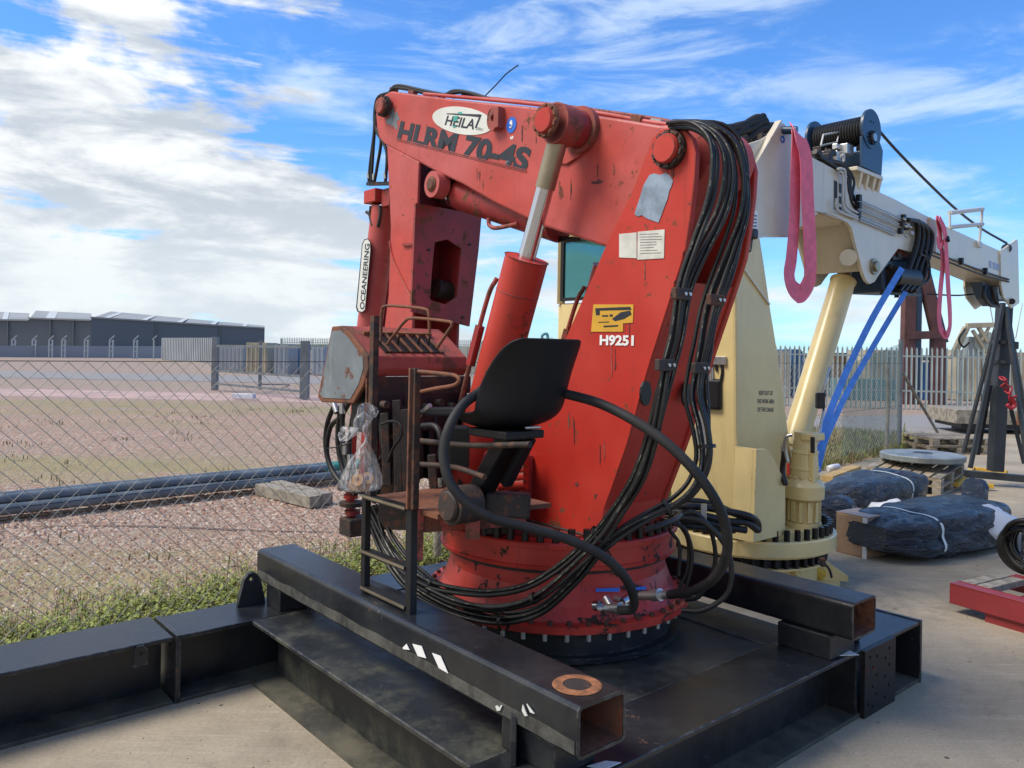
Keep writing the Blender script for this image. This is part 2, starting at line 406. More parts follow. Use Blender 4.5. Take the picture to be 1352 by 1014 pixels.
sx = t.N('ShaderNodeSeparateXYZ'); t.l.new(gen, sx.inputs[0]); X, Y_, Z = sx.outputs
# flat cloud layer coordinates
den = t.math('ADD', t.math('MAXIMUM', Z, 0.0), .13)
cv = t.N('ShaderNodeCombineXYZ'); t.l.new(t.math('DIVIDE', X, den), cv.inputs[0]); t.l.new(t.math('DIVIDE', Y_, den), cv.inputs[1])
pv = cv.outputs[0]
# low bands, thick to the left
lim = t.math('SUBTRACT', .075, t.math('ADD', Z, t.math('MULTIPLY', X, .72)))
n_big = t.noise(t.mapping(gen, (1, 1, 2.2), loc=(.3, 0, .1)), 3.6, 9, .56, .25)
band = t.noise(t.mapping(gen, (1, 1, 7), loc=(0, 2, 0)), 3.0, 9, .6, .35)
cover = t.math('ADD', t.math('MULTIPLY', lim, 2.6), t.math('MULTIPLY', t.math('SUBTRACT', t.math('ADD', t.math('MULTIPLY', n_big, .6), t.math('MULTIPLY', band, .4)), .51), 6.5))
behind = t.ramp(t.math('MULTIPLY', Y_, -1.0), -.35, .25)  # unseen cloud added behind the camera as neutral soft fill
cover = t.math('ADD', cover, t.math('MULTIPLY', behind, 1.3))
m1 = t.ramp(cover, -.12, .34)
# horizon haze cloud
low = t.math('MULTIPLY', t.ramp(t.math('SUBTRACT', .17, Z), 0, .17), t.ramp(band, .36, .56))
# cirrus, streaked up to the right
ci = t.noise(t.mapping(gen, (2.2, 1, 9), (0, R(24), 0)), 2.4, 8, .62, .5)
patch = t.noise(t.mapping(gen, (1, 1, 1.6), loc=(4.7, 0, 2.3)), 2.6, 3, .5)
patch = t.math('ADD', patch, t.math('MULTIPLY', t.math('MULTIPLY', t.ramp(Z, .20, .33), t.ramp(t.math('ABSOLUTE', t.math('SUBTRACT', X, .02)), .42, .15)), .16))
m2 = t.math('MULTIPLY', t.math('MULTIPLY', t.ramp(ci, .42, .68), t.ramp(patch, .44, .64)), .62)
# shading inside the clouds
sh = t.noise(t.mapping(gen, (1, 1, 3.4), loc=(.35, .1, .16)), 5.5, 8, .6, .3)
ccol = t.mix(t.ramp(sh, .39, .60), (3.5, 3.9, 4.4), (6.1, 6.3, 6.4))
ccol = t.mix(t.math('MULTIPLY', t.ramp(Z, .20, .06), .55), ccol, (4.9, 5.4, 5.7))
skyc = t.mix(1.0, sky.outputs[0], (.52, .92, 1.38), 'MULTIPLY')
c = t.mix(m2, skyc, (5.0, 5.9, 6.7))
c = t.mix(t.math('MULTIPLY', low, .75), c, (5.2, 5.9, 6.3))
c = t.mix(m1, c, ccol)
t.l.new(c, bg.inputs[0]); bg.inputs[1].default_value = .10

# ================================================================ GROUND
def sheet(name, pts, z, m, kind='structure'):
    return tag(MB().add([Vector((p[0], p[1], z)) for p in pts], [list(range(len(pts)))]).build(name, m), kind=kind)
sheet('ground', [(-600,-200),(600,-200),(900,900),(-900,900)], -.03, M['gravel'])
FP = Vector((-1.65, 5.30, 0)); FD = Vector((.684, .729, 0)).normalized(); FN = Vector((FD.y, -FD.x, 0))  # fence line; FN to the camera side
def FL(u_, off=0, z=0): return FP+FD*u_+FN*off+ZV*z
slab = MB().prism([FL(-14, .12, -.2), FL(16.5, .12, -.2), FL(34, .12, -.2), FL(34, 30, -.2), FL(-14, 30, -.2)], ZV*.2)
tag(slab.build('concrete_pavement', M['concrete']), kind='structure')
# roads beyond
def strip(name, ax, ay, bx, by, w, z, m):
    a, b = Vector((ax, ay, 0)), Vector((bx, by, 0)); n = Vector((-(b-a).y, (b-a).x, 0)).normalized()*w/2
    return sheet(name, [a-n, b-n, b+n, a+n], z, m)
strip('road', 2.5, 17.0, 24, 26.5, 5.5, -.022, M['road'])
strip('far_road', -70, 46, 40, 40, 9, -.018, M['road'])
strip('gravel_track', -60, 30, -3, 27, 4, -.026, paint('pale_pink_gravel', (.40,.28,.25), .95, vs=.8, bump=.2))

# weeds: many small blades (one mass)
def weeds(name, spots, hmin, hmax, m, blades=6, wd=.006, leafy=False, spread=.05):
    vs, fs = [], []
    for p in spots:
        for k in range(blades):
            a = random.uniform(0, 6.283); h = random.uniform(hmin, hmax); lean = random.uniform(.1, .6)
            c = Vector((p[0]+random.uniform(-spread, spread), p[1]+random.uniform(-spread, spread), p[2]-.01))
            d = Vector((math.cos(a), math.sin(a), 0)); s_ = Vector((-d.y, d.x, 0))*wd
            if leafy:
                z0 = random.uniform(0, h); c = c+ZV*z0; L = random.uniform(.015, .04)
                up = ZV*random.uniform(-.3, .9)
                tip = c+(d+up).normalized()*L; mid = c+(d+up).normalized()*L*.5
                i = len(vs); vs += [c, mid+s_*1.6, tip, mid-s_*1.6]; fs.append([i, i+1, i+2, i+3])
            else:
                mid = c+ZV*h*.55+d*h*lean*.3; tip = c+ZV*h+d*h*lean
                i = len(vs); vs += [c-s_, c+s_, mid+s_*.8, mid-s_*.8, tip]; fs += [[i, i+1, i+2, i+3], [i+3, i+2, i+4]]
    mb = MB(); mb.v = vs; mb.f = fs; mb.s = [False]*len(fs)
    return mb.build(name, m)
def patchy(p, sc=.9, th=.5): return mnoise.noise(Vector((p[0]*sc, p[1]*sc, 3)))+.5 > th
sp = []
while len(sp) < 2600:
    u_ = random.uniform(-3.2, 3.4); off = random.triangular(-1.3, .12, -.15)
    p = FL(u_, off)
    if off > -.45 or random.random() < .6*(1.2+off): sp.append(p)
tag(weeds('weed_leaves', sp, .02, .085, M['weed'], 12, .006, True, .04), 'low green leafy weeds along the near chain link fence', 'weeds', kind='stuff')
tag(weeds('weed_stems', sp[::2], .04, .11, M['stem'], 2, .0022), 'thin red brown weed stems among the green leaves by the fence', 'weeds', kind='stuff')
spt = [FL(random.uniform(-3.2, 3.6), random.uniform(-.8, .05)) for _ in range(90)]
tag(weeds('dead_stalks', spt, .12, .30, M['dry'], 3, .0025, False, .03), 'sparse tall dead grass stalks poking through the near fence', 'grass', kind='stuff')
tag(weeds('grass_blades', sp[::2], .03, .11, M['weed'], 4, .003), 'short green grass blades under the near fence', 'grass', kind='stuff')
sp = []
while len(sp) < 3000:
    p = FL(random.uniform(5.5, 15.5), random.uniform(-3.6, .08))
    sp.append(p)
tag(weeds('dry_weeds', sp, .06, .24, M['dry'], 7, .006), 'dry reddish brown weeds behind the far end of the fence', 'weeds', kind='stuff')
sp = [FL(random.uniform(5.0, 15.5), random.triangular(-2.8, .1, -.1)) for _ in range(1500)]
tag(weeds('roadside_grass', sp, .06, .2, M['weed'], 7, .006), 'patchy green grass between pavement and grey road', 'grass', kind='stuff')
sp = []
while len(sp) < 230:
    p = FL(random.uniform(-9, 22), -random.uniform(.6, 16))
    if mnoise.noise(Vector((p.x*.35, p.y*.35, 9))) > .02: sp.append(p)
tag(weeds('field_weeds', sp, .03, .09, M['dry'], 9, .008, False, .2), 'sparse dry weed tufts scattered over the gravel field', 'weeds', kind='stuff')
# taller weed plants near the timber stake
for k, (u_, v_, hh) in enumerate(((1190, 606, .62), (1147, 602, .4), (1095, 606, .35))):
    b0 = G(u_, v_); mb = MB(); mb.tube([b0, b0+Vector((.02,.0,hh*.5)), b0+Vector((.06, .02, hh))], .006, 5)
    for j in range(46):
        z0 = random.uniform(.08, 1)*hh; a = random.uniform(0, 6.28); d = Vector((math.cos(a), math.sin(a), .5)).normalized()
        L = .13*(1.15-z0/hh); c = b0+Vector((.06*z0/hh, 0, z0)); s_ = Vector((-d.y, d.x, 0)).normalized()*.012
        mb.add([c, c+d*L*.5+s_, c+d*L, c+d*L*.5-s_], [[0,1,2,3]])
    tag(mb.build('weed_plant', M['weed'] if k == 0 else M['dry'], org=b0), ['tall green leafy weed right of the timber stake', 'brown weed standing just left of the timber stake', 'short brown weed near the foot of the blue sling'][k], 'weed', 'tall weeds behind the pavement')
# wheel ruts pressed into the gravel
rm_ = MB()
for (px0, off, wdt) in (((470, 692), 0, .05),):
    a = G(px0[0], px0[1]-0, -.025); L_ = random.uniform(2.5, 6); pts_ = []
    for i in range(25):
        f = i/24; q = a+Vector((-.85, -.2, 0))*L_*f+Vector((0, .35*math.sin(f*3+px0[0]), 0))
        w = wdt*math.sin(math.pi*min(max(f, .02), .98))*(.7+.5*mnoise.noise(Vector((f*9, px0[0], 0)))); n_ = Vector((.23, -.97, 0))
        pts_ += [q-n_*w, q+n_*w]
    for p in pts_: p.z = -.024
    rm_.add(pts_, [[2*i, 2*i+2, 2*i+3, 2*i+1] for i in range(24)])
tag(rm_.build('ruts', paint('dark_rut_gravel', (.15,.10,.08), .9, var=.4, vs=14, bump=.6, bs=60)), kind='structure')  # darker gravel colour along the rut
# loose stones
vs, fs = [], []
for i in range(27000):
    u_ = random.uniform(-5, 4.5); off = -abs(random.triangular(0, 5.5, 0))-.02
    p = FL(u_, off); s = random.uniform(.006, .02)*(1.3 if i % 9 == 0 else 1)*(1.0 if off > -3 else 1.5)
    b = len(vs); q = [Vector((random.uniform(.7,1.3), 0, 0)), Vector((0, random.uniform(.7,1.3), 0)), Vector((-random.uniform(.7,1.3), 0, 0)), Vector((0, -random.uniform(.7,1.3), 0)), Vector((random.uniform(-.3,.3), random.uniform(-.3,.3), random.uniform(.5,.9)))]
    a = random.uniform(0, 6.28); rm = Matrix.Rotation(a, 3, 'Z')
    vs += [p+Vector((0,0,-.031))+(rm@k)*s for k in q]
    fs += [[b, b+1, b+4], [b+1, b+2, b+4], [b+2, b+3, b+4], [b+3, b, b+4]]
mb = MB(); mb.v = vs; mb.f = fs; mb.s = [False]*len(fs)
tag(mb.build('gravel_stones', M['stone']), 'loose pink gravel stones behind the near fence', 'gravel', kind='stuff')

# grit and small dirt on the slab
vs, fs = [], []
for i in range(2600):
    x_, y_ = random.uniform(-3.2, 5.5), random.uniform(1.9, 9.5); q_ = Vector((x_, y_, 0))-FP
    if q_.dot(FN) < .15: continue
    s = random.uniform(.0015, .0045); b = len(vs); a = random.uniform(0, 6.28)
    for k in range(3): vs.append(Vector((x_+math.cos(a+k*2.09)*s, y_+math.sin(a+k*2.09)*s, .0005)))
    vs.append(Vector((x_, y_, s*.9))); fs += [[b, b+1, b+3], [b+1, b+2, b+3], [b+2, b, b+3]]
mb = MB(); mb.v = vs; mb.f = fs; mb.s = [False]*len(fs)
tag(mb.build('grit', M['rust_dark']), 'dark grit scattered over the concrete', 'grit', kind='stuff')
# ================================================================ CHAIN LINK FENCE
cf = thing('chain_link_fence', FP, 'low chain link fence of grey wire running behind the cranes', 'fence')
mb = MB(); HT = 1.60; st = .1; r = .0019
def wire_at(u0, u1, z0, z1, dep=0):
    if dep < 2:
        f = .5; um, zm = (u0+u1)/2+random.gauss(0, .0035), (z0+z1)/2+random.gauss(0, .0035)
        wire_at(u0, um, z0, zm, dep+1); wire_at(um, u1, zm, z1, dep+1); return
    a, b = FL(u0, 0, z0), FL(u1, 0, z1); d = (b-a).normalized(); x = FN*r; y = d.cross(FN)*r
    mb.add([a+x, a+y, a-x, a-y, b+x, b+y, b-x, b-y], [[0,1,5,4],[1,2,6,5],[2,3,7,6],[3,0,4,7]])
FU0, FU1 = -4.0, 13.0
k = FU0-1.6
while k < FU1:
    for s in (1, -1):
        u0, u1 = (k, k+HT) if s > 0 else (k+HT, k)
        z0, z1 = .02, HT
        # clip to fence extents
        lo, hi = min(u0, u1), max(u0, u1)
        if hi < FU0 or lo > FU1: continue
        def zz(u): return z0+(u-u0)/(u1-u0)*(z1-z0)
        a, b = max(lo, FU0), min(hi, FU1)
        ua, ub = (a, b) if s > 0 else (b, a)
        wire_at(ua, ub, zz(ua), zz(ub))
    k += st
mb.build('wire_mesh', M['wire'], cf)
ln = MB()
for z in (HT+.003, .82): ln.cyl(FL(FU0, -.004, z), FL(FU1, -.004, z), .0026, n=6)
ln.build('line_wire', M['iron'], cf)
for (u_, v_, hh) in ((577, 716, 1.62), (1170, 598, 1.62)):
    b0 = PL(u_, v_, FP, FN, -.05); b0.z = 0
    MB().tube([b0-ZV*.02, b0+Vector((.015, 0, hh*.5)), b0+Vector((-.01, 0, hh))], lambda q: .036-.006*q, 9).build('timber_post', M['woodgrey'], cf)
for q in (-4.0, 3.0, 5.4, 7.6):
    if q in (-4.0, 5.4, 7.6): 
        b0 = FL(q, -.05); MB().tube([b0, b0+ZV*1.62], .035, 9).build('timber_post', M['woodgrey'], cf)
b0 = FL(13.0, -.03); MB().cyl(b0, b0+ZV*2.05, .04, n=12).build('corner_post', M['postgrey'], cf)
s0 = G(1239, 573); MB().tube([s0, b0+ZV*1.5], .03, 8).build('brace', M['woodgrey'], cf)
nt = MB(); nt.add([FL(10.2, -.03, .1), FL(13.0, -.03, .1), FL(13.0, -.03, 1.98), FL(10.2, -.03, 1.55)], [[0,1,2,3]])
nt.build('green_net', M['net'], cf)
# small debris in the field
# ================================================================ SKID
sk = thing('steel_skid', W(1.6, .8, 0), 'black steel I beam skid frame carrying the red crane', 'skid frame')
AX = (AV, BV, ZV)
def sbox(mb, s0, s1, t0, t1, z0, z1): return mb.box(W((s0+s1)/2, (t0+t1)/2, (z0+z1)/2), ((s1-s0)/2, (t1-t0)/2, (z1-z0)/2), AX)
def ibeam_a(name, s0, s1, t0, t1, parent, m=M['black']):
    mb = MB(); h = .32; tf = .02; tc_ = (t0+t1)/2
    sbox(mb, s0, s1, t0, t1, h-tf, h); sbox(mb, s0, s1, tc_-.009, tc_+.009, tf, h-tf)
    o = mb.build(name, m, parent, bevel=.004)
    sbox(MB(), s0, s1, t0, t1, 0.001, tf).build('bottom_flange', M['blackdust'], o, bevel=.003); return o
ibeam_a('cross_beam', .055, 3.13, -.40, -.07, sk)
ibeam_a('cross_beam', .03, 3.13, 1.735, 2.05, sk)
for s0, s1 in ((.40, .70), (2.19, 2.49)):
    mb = MB(); sbox(mb, s0, s1, -.068, 1.733, .299, .3185); sbox(mb, (s0+s1)/2-.009, (s0+s1)/2+.009, -.068, 1.733, .02, .299)
    o = mb.build('side_beam', M['blackdeck'], sk, bevel=.004)
    sbox(MB(), s0, s1, -.068, 1.733, .001, .0195).build('bottom_flange', M['blackdust'], o)
sbox(MB(), .703, 2.187, -.067, 1.728, .296, .313).build('deck_plate', M['blackdeck'], sk, bevel=.003)
# drilled end plates: real through holes
def drilled(name, plane, o3, ux, uy, w0, w1, z0, z1, th, holes, r, m=M['black']):
    pts = [o3+ux*a+ZV*b for a, b in ((w0, z0), (w1, z0), (w1, z1), (w0, z1))]
    hl = [[o3+ux*(a+math.cos(k*math.pi/5)*r)+ZV*(b+math.sin(k*math.pi/5)*r) for k in range(10)] for a, b in holes]
    return MB().prism(pts, uy*th, hl).build(name, m, sk)
hz = [.05, .1, .15, .2, .25, .29]
drilled('end_plate', None, W(.03, 0, 0), BV, AV, -.405, -.065, 0, .325, .022, [(-.11, z) for z in hz]+[(-.17, z) for z in hz]+[(-.36, z) for z in hz], .009)
drilled('end_plate', None, W(3.13, 0, 0), BV, AV, 1.73, 2.055, 0, .325, .02, [(1.80, z) for z in hz[::2]], .01)
drilled('end_plate', None, W(3.13, 0, 0), BV, AV, -.405, -.065, 0, .325, .02, [(-.3, z) for z in hz[::2]], .01)
drilled('splice_plate', None, W(0, 2.052, 0), AV, BV, 2.48, 2.80, .002, .318, .02,
        [(2.56+.04*(i % 2), z) for i, z in enumerate((.04, .09, .135, .18, .225, .27))]+[(2.69+.04*(i % 2), z) for i, z in enumerate((.05, .10, .15, .2, .24, .28))]+[(2.52, .06), (2.53, .28)], .008, M['iron'])
mb = MB()
for i, z in enumerate((.27, .225, .18, .135)): mb.cyl(W(2.86, 1.9, z), W(2.86, 1.95, z), .012, n=12)
mb.cyl(W(3.02, 1.9, .28), W(3.02, 1.95, .28), .012, n=12); mb.cyl(W(2.99, 1.9, .11), W(2.99, 1.95, .11), .012, n=12)
mb.build('web_daylight_studs', M['decal'], sk)  # white studs stand for daylight showing through the web's bolt holes
# stiffener at the splice
sbox(MB(), 2.44, 2.46, 1.90, 2.045, .021, .299).build('stiffener', M['black'], sk)
def boxbeam(s0, s1, t0, t1, z0, z1, wall=.012, cap=False):
    e = W(s0, t0, z0); x = AV*(s1-s0); z = ZV*(z1-z0)
    def rr(i, rad):
        a0, a1, b0, b1 = s0+i, s1-i, z0+i, z1-i; out = []
        for cx, cz, st in ((a1-rad, b1-rad, 0), (a0+rad, b1-rad, 90), (a0+rad, b0+rad, 180), (a1-rad, b0+rad, 270)):
            for k in range(5): q = R(st+k*22.5); out.append(W(cx+math.cos(q)*rad, t0, cz+math.sin(q)*rad))
        return out
    o = MB().prism(rr(0, .022), BV*(t1-t0), [rr(wall, .012)]).build('box_beam', M['black'], sk)
    q = rr(wall+.001, .012)
    mb = MB(); n = len(q); vs = [p+BV*.01 for p in q]+[p+BV*(t1-t0-.003) for p in q]
    mb.add(vs, [[i, (i+1) % n, (i+1) % n+n, i+n] for i in range(n)]); mb.add([p+BV*.3 for p in q], [list(range(n))])
    mb.build('rusty_bore', M['rust'], o); return o
bb1 = boxbeam(.545, .770, -.36, 2.09, .43, .60)
bb2 = boxbeam(2.25, 2.475, -.36, 2.12, .43, .60)
for s0, s1, t0, t1 in ((.56, .76, -.27, -.10), (.565, .755, 1.70, 1.97), (2.235, 2.46, 1.76, 2.03), (2.26, 2.46, -.27, -.10)):
    sbox(MB(), s0, s1, t0, t1, .3205, .4295).build('spacer_block', M['black'], sk, bevel=.006)
c = G(762, 904, .602)
MB().lathe(c, [(.048, .0), (.048, .0025), (.079, .0025), (.083, 0)], 40).build('rusty_ring', M['rust_orange'], bb1)
MB().lathe(c, [(.001, .001), (.047, .001)], 32).build('ring_centre', M['rust_dark'], bb1)
# worn tape along the outer side of the near box beam, with two white chevrons left
res = paint('tape_residue', (.045,.045,.04), .7, var=.5, vs=14, dust=.8, dc=(.11,.11,.095), streak=.5, sc=(.015,.016,.018), bump=.4)
pts = []
for k in range(40):
    tt = -.35+k*2.43/39; pts.append((tt, .492+.010*mnoise.noise(Vector((tt*6, 0, 0)))))
lo = [(tt, .448+.004*mnoise.noise(Vector((tt*9, 4, 0)))) for tt, _ in pts[::-1]]
MB().prism([W(.5445, a, z) for a, z in pts+lo], -AV*.0022).build('worn_tape', res, bb1)
for poly in (((545, 850), (557, 853), (563, 869), (552, 866)), ((571, 862), (582, 866), (592, 889), (580, 882)), ((532, 855), (537, 850), (541, 858), (533, 857))):
    MB().prism([PL(u_, v_, O, AV, .541) for u_, v_ in poly], -AV*.002).build('reflective_tape', M['white'], bb1)
for poly in (((655, 932), (657, 938), (661, 938), (664, 931), (662, 931), (660, 935), (657, 931)), ((691, 930), (697, 945), (694, 945), (690, 938)), ((696, 929), (706, 942), (701, 940))):
    MB().prism([PL(u_, v_, O, AV, .540) for u_, v_ in poly], -AV*.004).build('tape_scrap', M['decal'], bb1)
# lifting lugs
def lug(name, px, plane_n, off, th, hole, hr, parent):
    pts = [PL(u_, v_, O, plane_n, off) for u_, v_ in px]; hc = PL(*hole, O, plane_n, off)
    ux = plane_n.cross(ZV).normalized()
    return MB().prism(pts, plane_n*th, [[hc+ux*math.cos(k*.6283)*hr+ZV*math.sin(k*.6283)*hr for k in range(10)]]).build(name, M['black'], parent, bevel=.003)
lug('lifting_lug', ((314, 804), (316, 790), (323, 765), (328, 758), (335, 756), (341, 759), (345, 768), (350, 792), (350, 808)), BV, -.30, -.024, (332, 765), .010, sk)
c = G(673, 1005, .32)
MB().prism([c+Vector((x, y, z)) for x, y, z in ((0, -.04, 0), (0, .12, 0), (0, .09, .13), (0, .05, .165), (0, .0, .15), (0, -.03, .08))], Vector((.022, 0, 0))).build('lifting_lug', M['rubber_grey'], sk, bevel=.004)
sbox(MB(), 2.56, 2.60, 1.9, 1.99, .3205, .385).build('lifting_lug', M['iron'], sk, bevel=.006)
# scraps of white card lying on the beams
for k, (poly, zz) in enumerate(((((1101, 862), (1122, 859), (1134, 865), (1108, 866)), .325), (((775, 1012), (800, 1005), (820, 1007), (800, 1016)), .324))):
    o = MB().prism([G(u_, v_, zz) for u_, v_ in poly], ZV*.002).build('paper_scrap', M['white'], org=G(*poly[0], zz))
    tag(o, ['torn white paper scrap lying by the drilled plate on the skid', 'torn white paper scrap at the near end of the skid'][k], 'paper scrap')
# separate beam at the left
lb = thing('steel_beam', W(-1.2, -.2, 0), 'black steel I beam lying apart at the far left, with a small lug', 'steel beam')
o = ibeam_a('beam', -2.6, .018, -.44, -.07, lb)
sbox(MB(), -1.30, -1.28, -.245, -.072, .021, .299).build('stiffener', M['black'], lb)
c = PL(186, 862, O, BV, -.055)
MB().prism([c+AV*x+ZV*z for x, z in ((-.03, -.06), (-.03, .01), (-.015, .032), (.012, .032), (.03, .01), (.03, -.06))], -BV*.012, [[c+AV*math.cos(k*.785)*.01+ZV*math.sin(k*.785)*.01 for k in range(8)]]).build('lifting_lug', M['black'], lb)

# ================================================================ RED CRANE
rc = thing('red_crane', C0, 'rusty red knuckle boom marine crane with black hoses, folded on its skid', 'crane')
def bolt_ring(parent, c, r, n, br, bh, m, a0=0., up=1, name='bolt'):
    base = Vector((c[0], c[1], c[2]))
    def loc(k):
        q = a0+2*math.pi*k/n; return Vector((math.cos(q)*r, math.sin(q)*r, 0))
    first = MB().cyl(base+loc(0), base+loc(0)+ZV*bh*up, br, n=10).build(name, m, parent)
    o3 = ORG[parent.name]; bo = base-o3
    for k in range(1, n):
        T = Matrix.Translation(bo) @ Matrix.Rotation(2*math.pi*k/n, 4, 'Z') @ Matrix.Translation(-bo)
        copy_part(first, T, parent)
c0 = Vector((C0.x, C0.y, 0))
ring = MB().lathe(c0, [(.0, .321), (.63, .321), (.63, .345), (.585, .345), (.585, .465), (.5, .465)], 72).build('base_ring', M['iron' if False else 'black'], rc)
ped = MB().lathe(c0, [(.5, .466), (.672, .466), (.672, .498), (.62, .502), (.585, .56), (.555, .64), (.548, .705)], 96).build('pedestal', M['red_dirty'], rc)
fl = MB().lathe(c0, [(.53, .704), (.575, .706), (.575, .722), (.604, .726), (.606, .742), (.598, .746), (.598, .818), (.611, .822), (.612, .842), (.606, .848), (.50, .848)], 96).build('slew_flange', M['red_dirty'], rc)
MB().lathe(c0, [(.5756, .704), (.5756, .724)], 96).build('dark_groove', M['rust_dark'], fl)  # dark band round the groove below the flange
MB().lathe(c0, [(.0, .849), (.50, .849), (.50, .86), (.0, .862)], 64).build('turntable', M['red_dark'], rc)
bolt_ring(fl, c0+ZV*.848, .580, 52, .0175, .060, M['bolt'], .05)
bolt_ring(ped, c0+ZV*.50, .645, 48, .012, .016, M['rust_dark'], .03)
bolt_ring(ring, c0+ZV*.466, .622, 40, .012, -.045, M['steelfit'], .02)
mb = MB()
for (x, y, s) in ((-.16, -.55, .03), (.1, -.585, .02)): pass
# column plates
near = [(856,196),(860,182),(872,170),(888,166),(903,170),(914,182),(919,203),(917,240),(911,290),(905,330),(893,370),(880,412),(863,465),(848,515),(832,575),(815,625),(798,672),(792,716),
        (655,716),(652,680),(668,640),(676,622),(684,600),(697,572),(720,510),(744,452),(772,388),(801,321),(835,251)]
Pn = [KA(u_, v_, -.25) for u_, v_ in near]
for p in (Pn[17], Pn[18]): p.z = .862
colm = MB().prism(Pn, AV*.03).build('column', M['red'], rc, bevel=.006)
shift = AV*.42
MB().prism([p+shift for p in Pn], AV*.03).build('column_side', M['red'], colm, bevel=.006)
def ribbon_plate(pts, w0, w1, th):
    mb = MB()
    for a, b in zip(pts[:-1], pts[1:]):
        d = (b-a).normalized(); n = d.cross(AV)*th
        mb.prism([a+AV*w0, b+AV*w0, b+n+AV*w0, a+n+AV*w0], AV*(w1-w0))
    return mb
back = [p-DV*-.012 for p in Pn[9:18]]
mb = MB()
bk = Pn[10:18]; inset = [p+DV*.012 for p in bk]
poly = inset+[p+DV*.016 for p in inset[::-1]]
MB().prism([p+AV*.0305 for p in poly], AV*.389).build('back_plate', M['red'], colm)
ft = [Pn[i] for i in (22, 23, 24, 25, 26, 27)]; ins = [p-DV*.012 for p in ft]
MB().prism([p+AV*.0305 for p in ins+[p-DV*.016 for p in ins[::-1]]], AV*.389).build('front_plate', M['red_dark'], colm)
# gusset at the foot
g = [KA(*p, -.27) for p in ((583, 712), (588, 694), (636, 641), (683, 625), (683, 640), (676, 700), (676, 716))]
for p in g:
    if p.z < .9: p.z = .862
MB().prism(g, AV*.018).build('gusset', M['red'], colm, bevel=.003)
MB().box(L0(.02, -.02, .93), (.26, .2, .065), (DV, AV, ZV)).build('foot_block', M['red_dark'], colm, bevel=.01)
# service openings in the back plate
for (u_, v_) in ((851, 519), (905, 521)):
    dpl = (Pn[13]-C0).dot(DV); c = PL(u_, v_, C0, DV, dpl-.004)
    ax = Vector((0, 0, 1)); mb = MB(); x = AV*.035; z = ZV*.055
    mb.prism([c+x*math.cos(k*.524)+z*math.sin(k*.524) for k in range(12)], BV*.010).build('service_opening', M['bolt'], colm)
# weld beads
wb_ = MB().tube([Pn[i]-AV*.001+DV*.004 for i in range(9, 17)], .004, 6).build('weld_bead', M['red_dirty'], colm)
MB().tube([Vector((p.x, p.y, .866))-AV*.002 for p in (Pn[17], Pn[18])], .007, 6).build('weld_bead', M['rust_dark'], colm)
# pin
def pin(parent, c, r, depth, out, m_head, m_col, name='pivot_pin'):
    o = MB().lathe(c, [(.0, -out), (r*.9, -out), (r, -out+.012), (r, 0)], 32, AV).build(name, m_head, parent)
    MB().lathe(c, [(r+.002, -out*.55), (r*1.28, -out*.45), (r*1.30, .0)], 32, AV).build('pin_collar', m_col, o)
    mb = MB()
    for k in range(10):
        a = k*.628; d = ZV*math.cos(a)+DV*math.sin(a); mb.box(c+d*r*1.14-AV*out*.55, (.006, .012, .006), (d, DV.cross(d) if False else d.cross(AV), AV))
    mb.build('collar_teeth', m_col, o); return o
pin(colm, KA(886, 198, -.25), .062, .5, .05, M['red'], M['rust_dark'])
# decals on the column
def decal(parent, name, px, o, m, plane=KA, th=-.003, n=AV): return MB().prism([plane(u_, v_, o) for u_, v_ in px], n*th).build(name, m, parent)
oc = -.2502
decal(colm, 'bare_patch', [(858,231),(864,229),(872,231),(880,228),(885,232),(889,239),(887,246),(884,252),(882,262),(877,275),(870,294),(864,292),(858,290),(852,287),(848,284),(843,286),(838,283),(845,262),(850,245)], oc, M['decalgrey'])
decal(colm, 'paper_label', [(818,309),(841,307),(841,341),(818,340)], oc, M['paper'])
pl = decal(colm, 'paper_label', [(842.5,306),(878,303),(877,341),(842,343)], oc, M['paper'])
mb = MB()
for k in range(8):
    v0 = 309+k*3.6; x1 = random.uniform(862, 874)
    mb.prism([KA(u_, v_, oc-.0032) for u_, v_ in ((845, v0), (x1, v0-.8), (x1, v0-.2), (845, v0+.6))], -AV*.0008)
mb.build('label_print', M['inkgrey'], pl)
yl = decal(colm, 'yellow_label', [(784,402),(837,402),(836,426),(823,427),(823,438),(781,438)], oc, M['yellowdecal'])
mb = MB()
for px in ([(786,407),(832,405),(834,409),(792,410),(792,416),(787,416)], [(808,421),(820,412),(832,410),(834,415),(824,421),(812,424)], [(795,416),(803,416),(803,418),(795,418)], [(805,415),(809,415),(809,418),(805,418)], [(797,430),(816,429),(816,431),(797,432)], [(790,425),(804,424.5),(804,425.5),(790,426)]):
    mb.prism([KA(u_, v_, oc-.0032) for u_, v_ in px], -AV*.001)
mb.build('label_drawing', M['ink'], yl)
text_on('serial_lettering', 'H9251', KA(792, 456, oc-.001), KA(837, 457, oc-.001), .047, M['white'], colm, -AV, .04)

